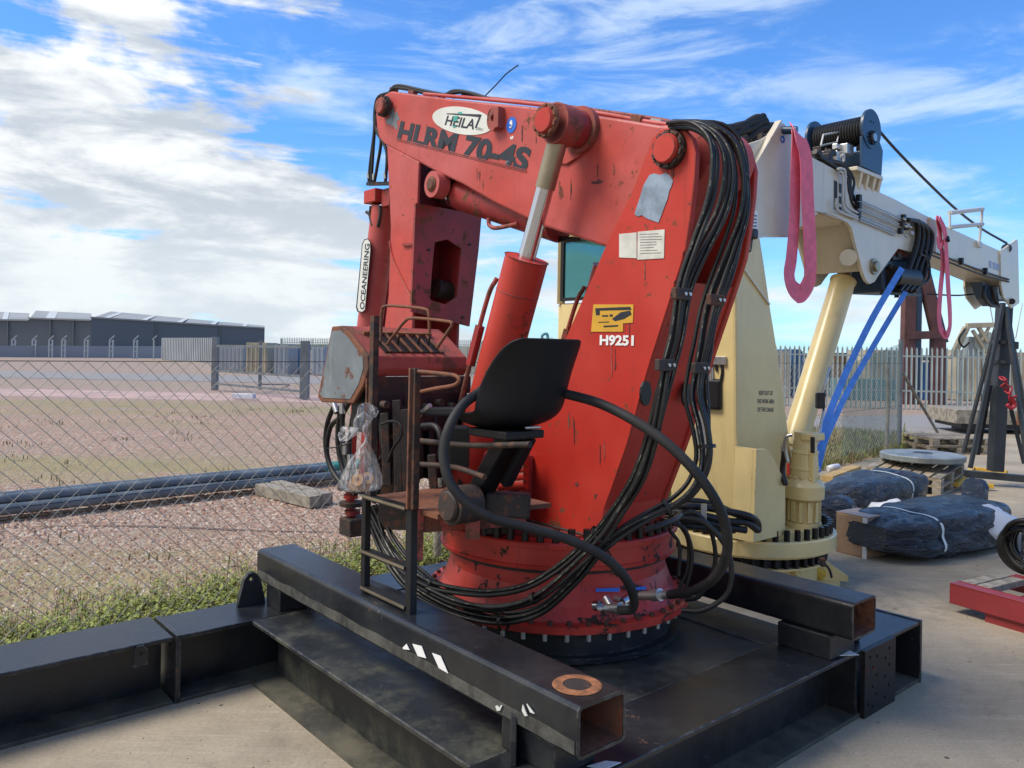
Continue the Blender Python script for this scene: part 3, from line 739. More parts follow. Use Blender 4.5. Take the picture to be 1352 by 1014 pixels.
# boom
BO = -.17
bn = [(497,168),(496,150),(499,135),(505,126),(516,120),(600,131),(735,144),(834,159),(870,165)]
bl = [(797,325),(712,297),(684,283),(653,268),(610,243),(578,228),(554,215),(508,191),(500,182)]
Pb = [KA(u_, v_, BO) for u_, v_ in bn]
pc = KA(886, 198, -.25); pd = (pc-C0).dot(DV); pz = pc.z
root = [L0(pd+.02, BO, pz+.125)]+[L0(pd-.02-math.sin(R(q))*.135, BO, pz-.01+math.cos(R(q))*.135) for q in range(0, 140, 12)]+[L0(pd+.02, BO, pz-.20), L0(pd+.16, BO, pz-.34), L0(pd+.36, BO, pz-.38)]
Pbb = Pb+root+[KA(u_, v_, BO) for u_, v_ in bl]
boom = MB().prism(Pbb, AV*.30).build('main_boom', M['red_fade_sheen'], rc, bevel=.012)
tipc = KA(507, 141, BO)
tp = pin(boom, KA(509, 141, BO-.02), .052, .4, .05, M['rust_red'], M['rust_dark'])
bs = [KA(u_, v_, BO-.012) for u_, v_ in ((752,158),(772,161),(786,170),(787,182),(780,193),(762,208),(747,217),(729,214),(724,190),(735,165))]
MB().prism(bs, AV*.0115).build('boss_plate', M['red_fade_sheen'], boom, bevel=.004)
# cylinder pin boss on both sides
pa = KA(723, 160, -.40); pm = pa+AV*.06
da = (pa-C0).dot(DV)
MB().cyl(L0(da, -.36, pa.z), L0(da, BO, pa.z), .088, n=32).build('cylinder_boss', M['red_dark'], boom)
MB().lathe(L0(da, -.20, pa.z), [(.089, 0), (.112, .0), (.112, .03)], 32, AV).build('boss_collar', M['rust_red'], boom)
pin(boom, L0(da, -.40, pa.z), .060, .3, .035, M['red'], M['rust'])
MB().cyl(L0(da, .13, pa.z), L0(da, .38, pa.z), .088, n=24).build('cylinder_boss', M['red_dark'], boom)
# lettering and badges
ov = []
for k in range(36):
    q = k*math.pi/18; x, y = 40.5*math.cos(q), 18*math.sin(q); a = R(9); ov.append((611.5+x*math.cos(a)-y*math.sin(a), 159.5+x*math.sin(a)+y*math.cos(a)))
badge = decal(boom, 'oval_badge', ov, BO-.0002, M['decal'])
bo = BO-.0035
text_on('badge_lettering', 'HEILA', KA(587, 165, bo), KA(625.5, 171, bo), .056, M['ink'], badge, -AV, .02, shear=.15, depth=.001)
text_on('badge_small_lettering', 'GRU', KA(628, 171, bo), KA(637.5, 173, bo), .015, M['inkgrey'], badge, -AV, .0, shear=.3, depth=.001)
mb = MB(); 
for px in ([(590,149.5),(634,151),(633,154.5),(608,152),(590,150.6)], [(634,151),(636,151.5),(629,169),(627,168.5)]): mb.prism([KA(u_, v_, bo) for u_, v_ in px], -AV*.0015)
mb.build('badge_line', M['ink'], badge)
mb = MB()
for px in ([(604,148.5),(609,147.5),(611,150.5),(607,151)], [(599,153),(605,153),(603,160),(598,160)], [(597,166),(603,166),(599,169)]): mb.prism([KA(u_, v_, bo-.0016) for u_, v_ in px], -AV*.001)
mb.build('badge_green_mark', M['teal'], badge)
text_on('model_lettering', 'HLRM 70-4S', KA(523.5, 186, BO-.001), KA(695, 228.5, BO-.001), .128, M['ink'], boom, -AV, .045, shear=.05, depth=.0015)
# speed lines through the lower part of the letters
mb = MB()
for k, (f0, f1, fz) in enumerate(((.0, 1, .006), (.0, 1, .0155))):
    a, b = KA(523.5, 186, BO-.0035), KA(695, 228.5, BO-.0035)
    mb.bar(a+ZV*fz, b+ZV*fz, .0016, .004, ZV)
mb.build('letter_stripes', M['red_fade_sheen'], boom)
cc = KA(675.5, 165, BO-.0002)
em = MB().prism([cc+DV*math.cos(k*.314)*.040+ZV*math.sin(k*.314)*.043 for k in range(20)], -AV*.003).build('blue_hook_emblem', M['blueink'], boom)
mb = MB(); cz = cc-AV*.0035
mb.tube([cz+ZV*.026, cz+ZV*.012, cz+DV*-.008, cz-ZV*.014, cz+DV*.010-ZV*.012], .0042, 6); mb.cyl(cz+ZV*.012, cz+ZV*.012-AV*.002, .011, n=12)
mb.build('hook_mark', M['white'], em)
def patch(parent, plane, o_, u_, v_, ru, rv, m, seed, n_=AV, name='rust_patch'):
    pts = []
    for k in range(26):
        a = k*math.pi/13; w = 1+.9*mnoise.noise(Vector((math.cos(a)*1.7+seed, math.sin(a)*1.7, seed)))+.35*mnoise.noise(Vector((math.cos(a)*5+seed, math.sin(a)*5, 0)))
        pts.append(plane(u_+math.cos(a)*ru*w, v_+math.sin(a)*rv*w, o_))
    return MB().prism(pts, n_*-.0012).build(name, m, parent)
M['soot'] = paint('sooty_red', (.10,.022,.022), .6, var=.5, vs=12, rust=.6, rs=25)
patch(boom, KA, BO-.0002, 838, 262, 6, 11, M['rust'], 1); patch(boom, KA, BO-.0001, 826, 300, 5, 9, M['soot'], 5)
patch(boom, KA, BO-.0001, 792, 240, 5, 3, M['soot'], 9); patch(boom, KA, BO-.0001, 783, 241, 3, 2, M['soot'], 12)
patch(boom, KA, BO-.0001, 520, 158, 7, 12, M['galv'], 15); patch(boom, KA, BO-.0001, 676, 182, 2, 2, M['decal'], 19)
patch(colm, KA, -.2502, 762, 640, 2, 3, M['soot'], 30); patch(colm, KA, -.2502, 786, 655, 1.6, 3, M['rust_dark'], 33); patch(colm, KA, -.2502, 866, 212, 3, 5, M['soot'], 36)
rr_ = random.Random(11)
for (u_, v_, n_) in ((888, 226, 3), (860, 345, 2), (812, 470, 3), (760, 560, 3), (800, 600, 2), (830, 430, 2)):
    for k in range(n_):
        patch(colm, KA, -.2503-.0001*k, u_+rr_.uniform(-9, 9), v_+rr_.uniform(-8, 14), rr_.uniform(.5, 1.0), rr_.uniform(5, 15), M['soot'] if k % 2 else M['rust_red'], rr_.uniform(0, 90), name='grime_run')
for (u_, v_, n_) in ((560, 175, 2), (640, 235, 3), (745, 255, 3), (800, 215, 2), (700, 180, 2)):
    for k in range(n_):
        patch(boom, KA, BO-.0003-.0001*k, u_+rr_.uniform(-12, 12), v_+rr_.uniform(-8, 12), rr_.uniform(.6, 1.4), rr_.uniform(3, 12), M['soot'] if k % 2 else M['rust_red'], rr_.uniform(0, 90), name='grime_run')
# lifting eye on the boom side
c = KA(654, 158, BO-.02)
mb = MB(); ux = DV
outer = [c+ux*math.cos(k*.449)*.045+ZV*math.sin(k*.449)*.062 for k in range(14)]
mb.prism(outer, -AV*.02, [[c-ZV*-.005+ux*math.cos(k*.785)*.016+ZV*math.sin(k*.785)*.018 for k in range(8)]])
mb.box(c-DV*.035+AV*.004, (.02, .03, .055), (DV, AV, ZV)); mb.build('lifting_eye', M['rust_red'], boom, bevel=.003)
# pipes and hoses on top of the boom
def px_tube(parent, name, px, r, m, n=8, plane=None, o=None):
    pts = [(P(*q) if len(q) == 3 else plane(q[0], q[1], o)) for q in px]
    return MB().tube(pts, r, n).build(name, m, parent)
px_tube(boom, 'hydraulic_pipe', [(560,124),(640,131),(720,139),(800,151),(850,160),(886,165)], .011, M['red_fade_sheen'], plane=KA, o=-.12)
px_tube(boom, 'hydraulic_pipe', [(610,126),(720,137),(860,156),(892,163)], .009, M['rust_red'], plane=KA, o=-.06)
for q in ((520,119,-.05),(545,123,-.1),(842,158,-.12),(868,162,-.1),(880,165,-.06)):
    c = KA(*q); MB().bar(c-(Pb[7]-Pb[6]).normalized()*.03, c+(Pb[7]-Pb[6]).normalized()*.03, .035, .03).build('pipe_fitting', M['rust_red'] if q[0] < 860 else M['steelfit'], boom)
for px in ([(516,121),(522,116),(545,119),(565,124)], [(514,122),(525,113),(560,120),(600,128)], [(585,128),(600,120),(625,124),(648,132)], [(580,127),(596,123),(616,122),(640,131)]):
    px_tube(boom, 'top_hose', px, .011, M['rubber_grey'], plane=KA, o=-.08)
px_tube(boom, 'whip_rod', [(636,131),(655,112),(668,98),(684,86)], .0035, M['rubber'], plane=KA, o=-.05)
px_tube(boom, 'return_pipe', [(645,288),(646,297),(653,301),(668,299),(684,295)], .012, M['rust_red'], plane=KA, o=-.1)
for dy in (0, 5):
    px_tube(boom, 'underslung_hose', [(706,294+dy*.5),(718,304+dy),(735,313+dy*.8),(765,316)], .009, M['rubber'], plane=KA, o=0.)
# luffing cylinders
def luff(a_):
    top = L0(da, a_, pa.z); foot = L0((KA(612, 650, -.33)-C0).dot(DV), a_, .98)
    d = (top-foot).normalized(); tot = (top-foot).length
    L_ = tot*.66
    b = MB().cyl(foot, foot+d*L_, .107, n=40).lathe(foot+d*L_, [(.107, 0), (.112, .002), (.112, -.0), (.05, .001)], 40, d).build('cylinder_barrel', M['red'], rc)
    MB().cyl(foot+d*L_, foot+d*(tot-.30), .043, n=32).build('chrome_rod', M['chrome'], b)
    MB().cyl(foot+d*(tot-.30), foot+d*(tot-.05), .048, n=32).build('rod_eye', M['chrome_dull'], b)
    MB().cyl(top-AV*.05, top+AV*.05, .095, n=32).build('rod_bearing', M['rust_red'], b)
    MB().cyl(foot-AV*.1, foot+AV*.1, .09, n=24).build('foot_bearing', M['rust_dark'], b)
    s_ = DV*.09-AV*.075 
    MB().tube([foot+s_*1.1+d*.1, foot+s_*1.25+d*.3, foot+s_*1.25+d*(L_-.25), foot+s_*1.05+d*(L_-.1)], .012, 8).build('feed_pipe', M['rust_red'], b)
    MB().bar(foot+s_*1.25+d*(L_*.55), foot+s_*1.25+d*(L_*.72), .035, .035).build('pipe_clamp', M['red_dark'], b)
    MB().lathe(foot+d*(L_*.86), [(.1075, -.003), (.1085, 0), (.1075, .003)], 40, d).build('weld_ring', M['red_dark'], b)
    return b
luff(-.31); luff(.31)
# knuckle cylinder under the boom
k0, k1 = KA(588, 250, -.02), KA(740, 296, -.02)
b = MB().cyl(k0+(k1-k0)*.17, k1, .098, n=32).build('cylinder_barrel', M['red_dark'], rc)
MB().cyl(k0-(k1-k0)*.05, k0+(k1-k0)*.17, .088, n=32).build('gland_collar', M['bolt'], b)
MB().lathe(k0+(k1-k0)*.12, [(.089, -.01), (.092, 0), (.089, .012)], 32, (k1-k0).normalized()).build('seal_ring', M['chrome'], b)
ec = KA(570, 243, -.21)
eye = MB().lathe(ec, [(.045, 0), (.078, 0), (.078, .08)], 32, AV).build('cylinder_eye', M['red_fade_sheen'], rc, bevel=0)
MB().lathe(ec-AV*.005, [(.0, -.012), (.03, -.012), (.046, 0), (.046, .01)], 24, AV).build('pivot_pin', M['rust'], eye)
# jib hanging from the tip
jd = (KA(550, 300, -.18)-C0).dot(DV)
jp = [KA(u_, v_, -.178) for u_, v_ in ((511,192),(553,214),(551,268),(545,405),(543,470),(500,470),(507,440),(513,390),(516,300))]
jib = MB().prism(jp, AV*.02).build('jib', M['red_fade_sheen'], rc, bevel=.005)
MB().prism([p+AV*.34 for p in jp], AV*.02).build('jib_side', M['red_dark'], jib)
MB().prism([KA(u_, v_, -.158) for u_, v_ in ((511,192),(520,195),(525,300),(522,390),(512,470),(500,470),(507,440),(513,390),(516,300))], AV*.32).build('jib_back', M['red_dark'], jib)
hp = [KD(u_, v_, jd-.02) for u_, v_ in ((549,268),(636,284),(632,330),(620,431),(543,411))]
hole = [KD(u_, v_, jd-.02) for u_, v_ in ((574,320),(591,316),(609,328),(606,360),(603,392),(588,402),(568,396),(570,360))]
web = MB().prism(hp, DV*.018, [hole]).build('knuckle_plate', M['red_dark'], jib)
for (u_, v_) in ((620,323),(611,419),(566,330)):
    c = KD(u_, v_, jd-.022); MB().cyl(c, c-DV*.006, .009, n=10).build('plate_bolt', M['iron'], web)
MB().cyl(KD(575, 380, jd+.12), KD(600, 386, jd+.12), .06, n=20).build('inner_bearing', M['rust_dark'], jib)
MB().prism([KA(u_, v_, -.1805) for u_, v_ in ((533,322),(548,321),(548,324),(533,325))], -AV*.012).build('weld_ledge', M['red_dark'], jib)
MB().tube([KA(514, 318, -.182), KA(520,345,-.182), KA(544,395,-.182)], .006, 6).build('brace_rod', M['red_fade_sheen'], jib)
# telescopic pack on the outer side
xc0, xc1 = KA(508, 272, -.04), KA(487, 440, -.04)
xc = MB().cyl(xc0, xc1, .088, n=32).build('extension_cylinder', M['red_fade_sheen'], jib)
MB().cyl(KA(525, 250, .1), KA(505, 470, .1), .07, n=20).build('second_cylinder', M['red_dark'], jib)
MB().box(KA(496, 260, -.1), (.075, .05, .045), (DV, AV, ZV)).build('valve_block', M['red'], jib, bevel=.006)
MB().box(KA(517, 262, -.06), (.05, .05, .06), (DV, AV, ZV)).build('valve_block', M['red_dark'], jib, bevel=.006)
for px in ([(490,272),(489,285),(492,298)], [(501,272),(502,284),(499,300)], [(484,280),(488,283),(490,290)]):
    px_tube(jib, 'valve_pipe', px, .012, M['rust_dark'], plane=KA, o=-.12)
MB().bar(KA(486, 243, -.13), KA(519, 242, -.13), .03, .022).build('hose_bar', M['iron'], jib)
npl = [(486,315),(489.5,319),(490,330),(482,410),(478,413),(473,412),(471,406),(479,322),(482,316)]
o = -.145
np_ = MB().prism([KA(u_, v_, o) for u_, v_ in npl], -AV*.006).build('name_plate', M['ink'], jib)
cx = sum(a for a, b in npl)/9; cy = sum(b for a, b in npl)/9
npf = MB().prism([KA(cx+(u_-cx)*.9, cy+(v_-cy)*.975, o-.0062) for u_, v_ in npl], -AV*.002).build('name_plate_face', M['decal'], np_)
text_on('name_lettering', 'OCEANEERING', KA(481.0, 409, o-.0085), KA(488.3, 322, o-.0085), .062, M['ink'], npf, -AV, .02, depth=.001)
for px in ([(516,122),(500,128),(495,145),(494,175),(489,215),(487,240)], [(514,124),(498,138),(496,165),(503,185),(498,220),(494,242)], [(512,128),(499,150),(497,172),(506,188),(511,205),(509,240)], [(510,127),(497,155),(494,180),(492,210),(490,241)]):
    px_tube(jib, 'tip_hose', px, .011, M['rubber_grey'], plane=KA, o=-.14)
for (u_, v_) in ((487,236),(494,238),(509,236)):
    MB().cyl(KA(u_, v_, -.14), KA(u_, v_-8, -.14), .014, n=10).build('hose_fitting', M['steelfit'], jib)
# inner jib sections below the control console
for (x0, x1, y0, y1, w_, m_) in ((500, 486, 430, 640, .11, M['red_dark']), (474, 462, 440, 650, .05, M['red']), (462,450,450,560,.03,M['rust_red'])):
    MB().bar(KA(x0, y0, -.05), KA(x1, y1, -.05), .09 if w_ > .06 else .03, w_, AV).build('jib_extension', m_, jib, bevel=.005)
for (v0, r_, m_) in ((643, .085, M['rust_dark']), (655, .05, M['red']), (665, .085, M['rust_dark']), (676, .055, M['red_dark']), (686, .07, M['rust'])):
    c = KA(462+(v0-643)*.1, v0, -.12); MB().cyl(c-ZV*.014, c+ZV*.014, r_, n=24).build('end_roller', m_, jib)
MB().box(KA(470, 694, -.1), (.08, .09, .06), (DV, AV, ZV)).build('end_block', M['rust_dark'], jib, bevel=.01)
MB().bar(KA(462, 640, -.12), KA(464, 700, -.12), .045, .045).build('roller_pin', M['red'], jib)
for px in ([(441,536),(432,560),(430,590),(438,620),(458,645),(480,650)], [(450,536),(446,570),(448,600),(458,630),(478,640)], [(462,530),(450,550),(436,565),(432,600),(445,632),(470,652)], [(455,532),(452,560),(455,600),(466,632)], [(468,540),(462,575),(462,605),(470,635)]):
    px_tube(jib, 'drop_hose', px, .017, M['rubber'], plane=KA, o=-.32)
for px in ([(440,530),(445,545)], [(452,530),(452,546)], [(456,585),(456,600)], [(462,600),(463,618)]):
    px_tube(jib, 'hose_fitting', px, .02, M['steelfit'], plane=KA, o=-.34)
px_tube(jib, 'cable_tie', [(432,592),(445,590),(465,584)], .004, M['bolt'], plane=KA, o=-.36)

# ---------------------------------------------------------------- operator's platform
plat = MB()
LP = -1.03
ztop = KA(483, 655, LP).z
d0 = (KA(483, 655, LP)-C0).dot(DV); d1 = (KA(541, 672, LP)-C0).dot(DV)
def dz(u_, v_, o=LP): p = KA(u_, v_, o); return (p-C0).dot(DV), p.z
plat.prism([L0(d0, LP+.03, ztop-.02), L0(d1-.16, LP+.03, ztop-.02), L0(d1-.25, -.45, ztop-.02), L0(d0, -.45, ztop-.02)], ZV*.02)
platform = plat.build('operator_platform', M['rust'], rc)
MB().bar(L0(d0-.05, -.45, ztop-.07), L0(d1-.2, -.85, ztop-.07), .06, .09).build('platform_bracket', M['rust_red'], platform)
MB().bar(L0(d1, LP+.05, ztop-.06), L0(d1-.12, -.5, ztop-.07), .06, .08).build('platform_bracket', M['rust_red'], platform)
MB().bar(L0(d1, -.55, ztop-.12), L0(.1, -.3, .92), .10, .10).build('platform_arm', M['rust_dark'], platform)
c = KA(594, 668, -.98)
bos = MB().lathe(c, [(.0, -.02), (.055, -.02), (.062, -.012), (.062, 0), (.078, 0), (.078, .12)], 28, AV).build('swivel_boss', M['rust_dark'], platform)
mb = MB().bar(P(640, 664, 3.35), P(700, 668, 3.35), .09, .10); mb.build('seat_arm', M['rust_dark'], platform, bevel=.012)
MB().bar(P(596, 660, 3.45), P(650, 672, 3.38), .07, .07).build('seat_arm', M['rust_dark'], platform, bevel=.01)
# ladder
lad = MB()
def pxbar(parent, name, a, b, w, h, m, o=LP, up=AV, bev=.002): return MB().bar(KA(*a, o), KA(*b, o), w, h, up).build(name, m, parent, bevel=bev)
ladder = pxbar(platform, 'ladder_rail', (484, 652), (482, 786), .034, .030, M['iron'])
pxbar(platform, 'ladder_rail', (544, 672), (542, 812), .042, .034, M['iron'])
for a, b in (((484, 655), (541, 673)), ((482, 727), (540, 750)), ((482, 775), (540, 803))):
    pA, pB = KA(*a, LP), KA(*b, LP); pB.z = pA.z
    MB().bar(pA, pB, .05, .018).build('ladder_step', M['iron'], platform, bevel=.002)
    MB().bar(pA-AV*.0255+ZV*.004, pB-AV*.0255+ZV*.004, .002, .012).build('bare_step_edge', M['chrome_dull'], platform)
pxbar(platform, 'upright_post', (495, 417), (490, 655), .034, .03, M['rust_dark'])
pxbar(platform, 'upright_post', (487, 500), (487, 600), .01, .03, M['rust'])
pxbar(platform, 'upright_post', (549, 486), (546, 672), .036, .03, M['rust_dark'])
pxbar(platform, 'post_flange', (545, 486), (541, 672), .012, .034, M['rust'], LP-.012)
pxbar(platform, 'lower_post', (553, 672), (551, 740), .04, .03, M['rust_red'], LP+.03)
for px, r_ in (([(550,490),(590,494),(603,497),(606,503),(598,509),(575,513),(556,517)], .008),):
    px_tube(platform, 'hand_grip', px, r_, M['rust'], plane=KA, o=LP)
# console
co_ = -.93
cp = [(438,431),(451,430),(462,440),(485,470),(486,487),(479,510),(466,533),(424,531),(419,524),(422,510)]
con = MB().prism([KA(u_, v_, co_) for u_, v_ in cp[:5]]+[KA(482, 497, co_), KA(435, 495, co_), KA(426, 490, co_)], AV*.60).build('control_console', M['rust_red'], rc, bevel=.008)
MB().prism([KA(u_, v_, co_-.003) for u_, v_ in cp], AV*.022).build('side_panel', M['rust'], con, bevel=.006)
cxm, cym = 453, 482
MB().prism([KA(cxm+(u_-cxm)*.86-2, cym+(v_-cym)*.88, co_-.0055) for u_, v_ in cp], AV*.003).build('bare_panel_face', M['galv'], con)
cdz = [dz(u_, v_, co_) for u_, v_ in cp]
(ta, tb_) = (cdz[2], cdz[3])
def slope(f, a_, off=.004):
    d = ta[0]+(tb_[0]-ta[0])*f; z = ta[1]+(tb_[1]-ta[1])*f
    n = Vector((0, 0, 0))-(DV*(tb_[1]-ta[1])*-1+ZV*(tb_[0]-ta[0])).normalized()
    nn = (-DV*abs(tb_[1]-ta[1])+ZV*abs(tb_[0]-ta[0])).normalized()
    return L0(d, a_, z)+nn*off
MB().prism([slope(.12, -.83), slope(.12, -.50), slope(.85, -.46), slope(.85, -.82)], (slope(0, 0, .006)-slope(0, 0, .004))).build('lever_slot', M['bolt'], con)
for k in range(6):
    a_ = -.80+k*.062
    MB().bar(slope(.05, a_, .012), slope(.88, a_+.01, .012), .012, .008).build('lever_gate', M['rust'], con)
    if k in (1, 3, 4): MB().tube([slope(.5, a_+.03, 0), slope(.45, a_+.03, .05)], .006, 6).build('lever', M['iron'], con)
MB().prism([slope(.0, -.86, .003), slope(.0, -.45, .003), slope(.06, -.45, .003), slope(.06, -.86, .003)], (slope(0, 0, .02)-slope(0, 0, .004))).build('bare_edge', M['rust_orange'], con)
d5 = cdz[4][0]
MB().box(L0(d5+.13, -.60, cdz[4][1]-.19), (.12, .28, .13), (DV, AV, ZV)).build('valve_bank', M['iron'], con, bevel=.008)
MB().box(L0(d5+.03, -.60, cdz[4][1]-.085), (.02, .30, .045), (DV, AV, ZV)).build('front_lip', M['rust_dark'], con, bevel=.004)
for k in range(7):
    c = L0(d5-.02, -.86+k*.08, cdz[4][1]-.17-.02*(k % 2)); MB().cyl(c, c-DV*.045, .018, n=10).build('valve_cap', M['rust_dark'], con)
for k in range(5):
    a_ = -.85+k*.11; c = L0(d5+.02, a_, cdz[4][1]-.24)
    MB().tube([c, c-ZV*.12-DV*.03, c-ZV*.25+AV*.03, c-ZV*.42+DV*.04], .013, 8).build('valve_hose', M['rubber'], con)
for (a_, x0) in ((-.86, .07), (-.42, .1)):
    MB().bar(L0(d5+x0, a_, ztop), L0(d5+x0, a_, cdz[4][1]-.05), .06, .045).build('console_leg', M['rust_dark'], con)
MB().bar(L0(d5+.16, -.66, ztop-.25), L0(d5+.16, -.66, cdz[4][1]-.3), .16, .12).build('console_pillar', M['rust_dark'], con)
MB().box(L0(d5+.05, -.50, ztop+.16), (.05, .07, .15), (DV, AV, ZV)).build('junction_box', M['bolt'], con, bevel=.01)
MB().bar(L0(d5+.04, -.70, ztop), L0(d5+.04, -.70, cdz[4][1]-.05), .035, .06).build('console_leg', M['rust_dark'], con)
for px in ([(503,450),(504,412),(510,404),(536,405),(560,408),(566,414),(567,440)], [(511,455),(522,440),(534,425),(545,420),(588,424),(597,428),(590,440),(577,459)]):
    px_tube(con, 'guard_rail', px, .0075, M['rust'], plane=KA, o=-.80)
rs_ = random.Random(5)
for k in range(12):
    a_ = -.86+rs_.random()*.5; d_ = d5+rs_.uniform(-.03, .16); z0_ = ztop+rs_.uniform(.0, .1); z1_ = cdz[4][1]-rs_.uniform(.18, .3)
    MB().tube([L0(d_, a_, z1_), L0(d_+rs_.uniform(-.05, .03), a_+rs_.uniform(-.06, .06), z1_*.6+z0_*.4), L0(d_+rs_.uniform(-.06, .08), a_+rs_.uniform(-.08, .08), z0_)], rs_.choice((.009, .013, .017)), 8).build('valve_hose' if k % 3 else 'valve_pipe', M['rubber'] if k % 3 else M['rust_dark'], con)
for k in range(6):
    MB().box(L0(d5+rs_.uniform(.0, .12), -.84+k*.085, cdz[4][1]-rs_.uniform(.22, .36)), (.028, .026, .035), (DV, AV, ZV)).build('valve_body', M['rust_dark'] if k % 2 else M['iron'], con, bevel=.005)
for k, (u0_, v0_, u1_, v1_) in enumerate(((508, 545, 512, 640), (524, 528, 527, 655), (534, 540, 538, 650), (570, 600, 573, 650))):
    MB().bar(P(u0_, v0_, 3.86), P(u1_, v1_, 3.86), .045, .04).build('console_strut', M['rust_dark'], con, bevel=.004)
px_tube(con, 'grease_line', [(504,560),(516,556),(528,560),(530,575),(520,590),(512,610)], .006, M['bolt'], plane=KA, o=-.92)
MB().box(P(606, 590, 3.72), (.05, .04, .10)).build('gauge_housing', M['bolt'], con, bevel=.012)
px_tube(con, 'white_lever', [(551,552),(556,546),(563,540),(568,535)], .010, M['steelfit'], plane=KA, o=-1.0)
MB().bar(KA(562, 543, -.98), KA(606, 543, -.98), .05, .035).build('armrest', M['plastic'], con, bevel=.008)
px_tube(con, 'cross_tube', [(555,582),(620,588),(700,587)], .012, M['rust_dark'], plane=KA, o=-.93)
px_tube(con, 'cross_tube', [(556,613),(600,617),(640,630)], .012, M['rust_dark'], plane=KA, o=-.9)
px_tube(con, 'bent_hose', [(558,562),(575,563),(583,580),(582,600),(590,640)], .013, M['rubber'], plane=KA, o=-.9)
# ---------------------------------------------------------------- seat
seat = thing  # (name kept free)
sv = []
prof = [((602,560),-.0), ((628,566),0), ((655,566),0), ((672,558),0), ((682,540),0), ((690,500),0), ((700,455),0), ((704,446),0)]
SC = P(690, 500, 3.15)
def sd(u_, v_): 
    p = PL(u_, v_, SC, AV, -.10); return (p-SC).dot(DV), p.z
pf = [sd(*q[0]) for q in prof]
nA = 17; rows = []
wing = [.0, .015, .04, .09, .13, .13, .07, .03]
for i, (d_, z_) in enumerate(pf):
    row = []
    f = i/(len(pf)-1)
    half = .18+.02*math.sin(min(f*1.2, 1)*math.pi) if i > 0 else .15
    if i >= 6: half = .185
    if i == 7: half = .15
    for j in range(nA):
        q = -1+2*j/(nA-1); lift = abs(q)**3*.065
        # tangent-based lift: pan edges rise, back edges come forward
        lz = lift*(1-min(max((f-.3)/.4, 0), 1)); ld = abs(q)**(2.6 if q < 0 else 4)*wing[i]*(1.25 if q < 0 else .6)
        row.append(SC*1.0*0+Vector((SC.x, SC.y, 0))+DV*(d_+ld)+AV*(q*half+.02)+ZV*(z_+lz))
    rows.append(row)
mb = MB(); vs = [p for r_ in rows for p in r_]
mb.add(vs, [[i*nA+j, i*nA+j+1, (i+1)*nA+j+1, (i+1)*nA+j] for i in range(len(rows)-1) for j in range(nA-1)], True)
st_ = mb.build('operator_seat', M['plastic'], rc)
so_ = st_.modifiers.new('Solidify', 'SOLIDIFY'); so_.thickness = .014; so_.offset = 0
sb_ = st_.modifiers.new('Subsurf', 'SUBSURF'); sb_.levels = 2; sb_.render_levels = 2
MB().box(P(668, 571, 3.2), (.12, .10, .016), (DV, AV, ZV)).build('seat_bracket', M['bolt'], st_, bevel=.005)
MB().bar(P(676, 574, 3.22), P(627, 662, 3.40), .095, .07).build('seat_post', M['bolt'], st_, bevel=.006)
MB().bar(P(700, 578, 3.2), P(668, 640, 3.3), .05, .035).build('seat_post', M['plastic'], st_, bevel=.006)
MB().cyl(P(694, 565, 3.1), P(714, 564, 3.1), .006, n=8).build('seat_bolt', M['steelfit'], st_)
MB().box(P(668, 625, 4.0), (.16, .05, .11), (DV, AV, ZV)).build('slew_motor', M['red_dark'], rc, bevel=.02)
mb = MB()
for k in range(5): mb.cyl(P(660, 600+k*10, 3.88), P(695, 598+k*10, 3.80), .03, n=14)
mb.build('motor_fins', M['red'], rc)

# ---------------------------------------------------------------- hoses
M['hoseprint'], t_, b_, tc_ = newmat('pale_hose_print')
t_.l.new(t_.mix(t_.ramp(t_.noise(tc_, 26, 5, .7), .52, .60), (.02, .02, .019), (.20, .19, .13)), b_.inputs['Base Color'])
def bundle(name, px, offs, r, m=M['rubber'], parent=rc, ties=()):
    pts = smooth_path([P(*q) for q in px], 5); m_ = len(pts)
    t0 = (pts[1]-pts[0]).normalized(); x, y = frame_for(t0)
    fr = []
    for i in range(m_):
        a = (pts[min(i+1, m_-1)]-pts[max(i-1, 0)]).normalized(); x = (x-a*x.dot(a)).normalized(); y = a.cross(x); fr.append((x.copy(), y.copy()))
    for k, (ox, oy) in enumerate(offs):
        path = []
        for i in range(m_):
            f = i/(m_-1); w = 1+.28*math.sin(f*7+k*1.7)
            g = .026*mnoise.noise(Vector((f*6, k*3.1, 0)))
            path.append(pts[i]+fr[i][0]*(ox*w+g)+fr[i][1]*(oy*w-g))
        hs_ = MB().tube(path, r, 8, smooth=False).build(name, m, parent)
        if k % 3 == 0:
            vs = []
            for i in range(6, m_-3):
                p = path[i]; d = (path[i+1]-path[i-1]).normalized(); vw = (EYE-p).normalized(); vw = (vw-d*vw.dot(d)+ZV*.3*math.sin(k)).normalized(); s_ = d.cross(vw).normalized()*.0018
                vs += [p+vw*(r+.0005)-s_, p+vw*(r+.0005)+s_]
            mb = MB().add(vs, [[2*i, 2*i+2, 2*i+3, 2*i+1] for i in range(len(vs)//2-1)])
            mb.build('hose_print', M['hoseprint'], hs_)
    for f in ties:
        i = int(f*(m_-1)); rr = max(math.hypot(a, b) for a, b in offs)+r*1.15
        MB().cyl(pts[i]-(fr[i][0].cross(fr[i][1]))*.007, pts[i]+(fr[i][0].cross(fr[i][1]))*.007, rr, n=16, caps=False).build('cable_tie', M['bolt'], parent)
h4 = [(.0115*a, .0115*b) for a, b in ((1, 1), (-1, 1), (1, -1), (-1, -1))]
h3 = [(.012, 0), (-.007, .011), (-.007, -.011)]
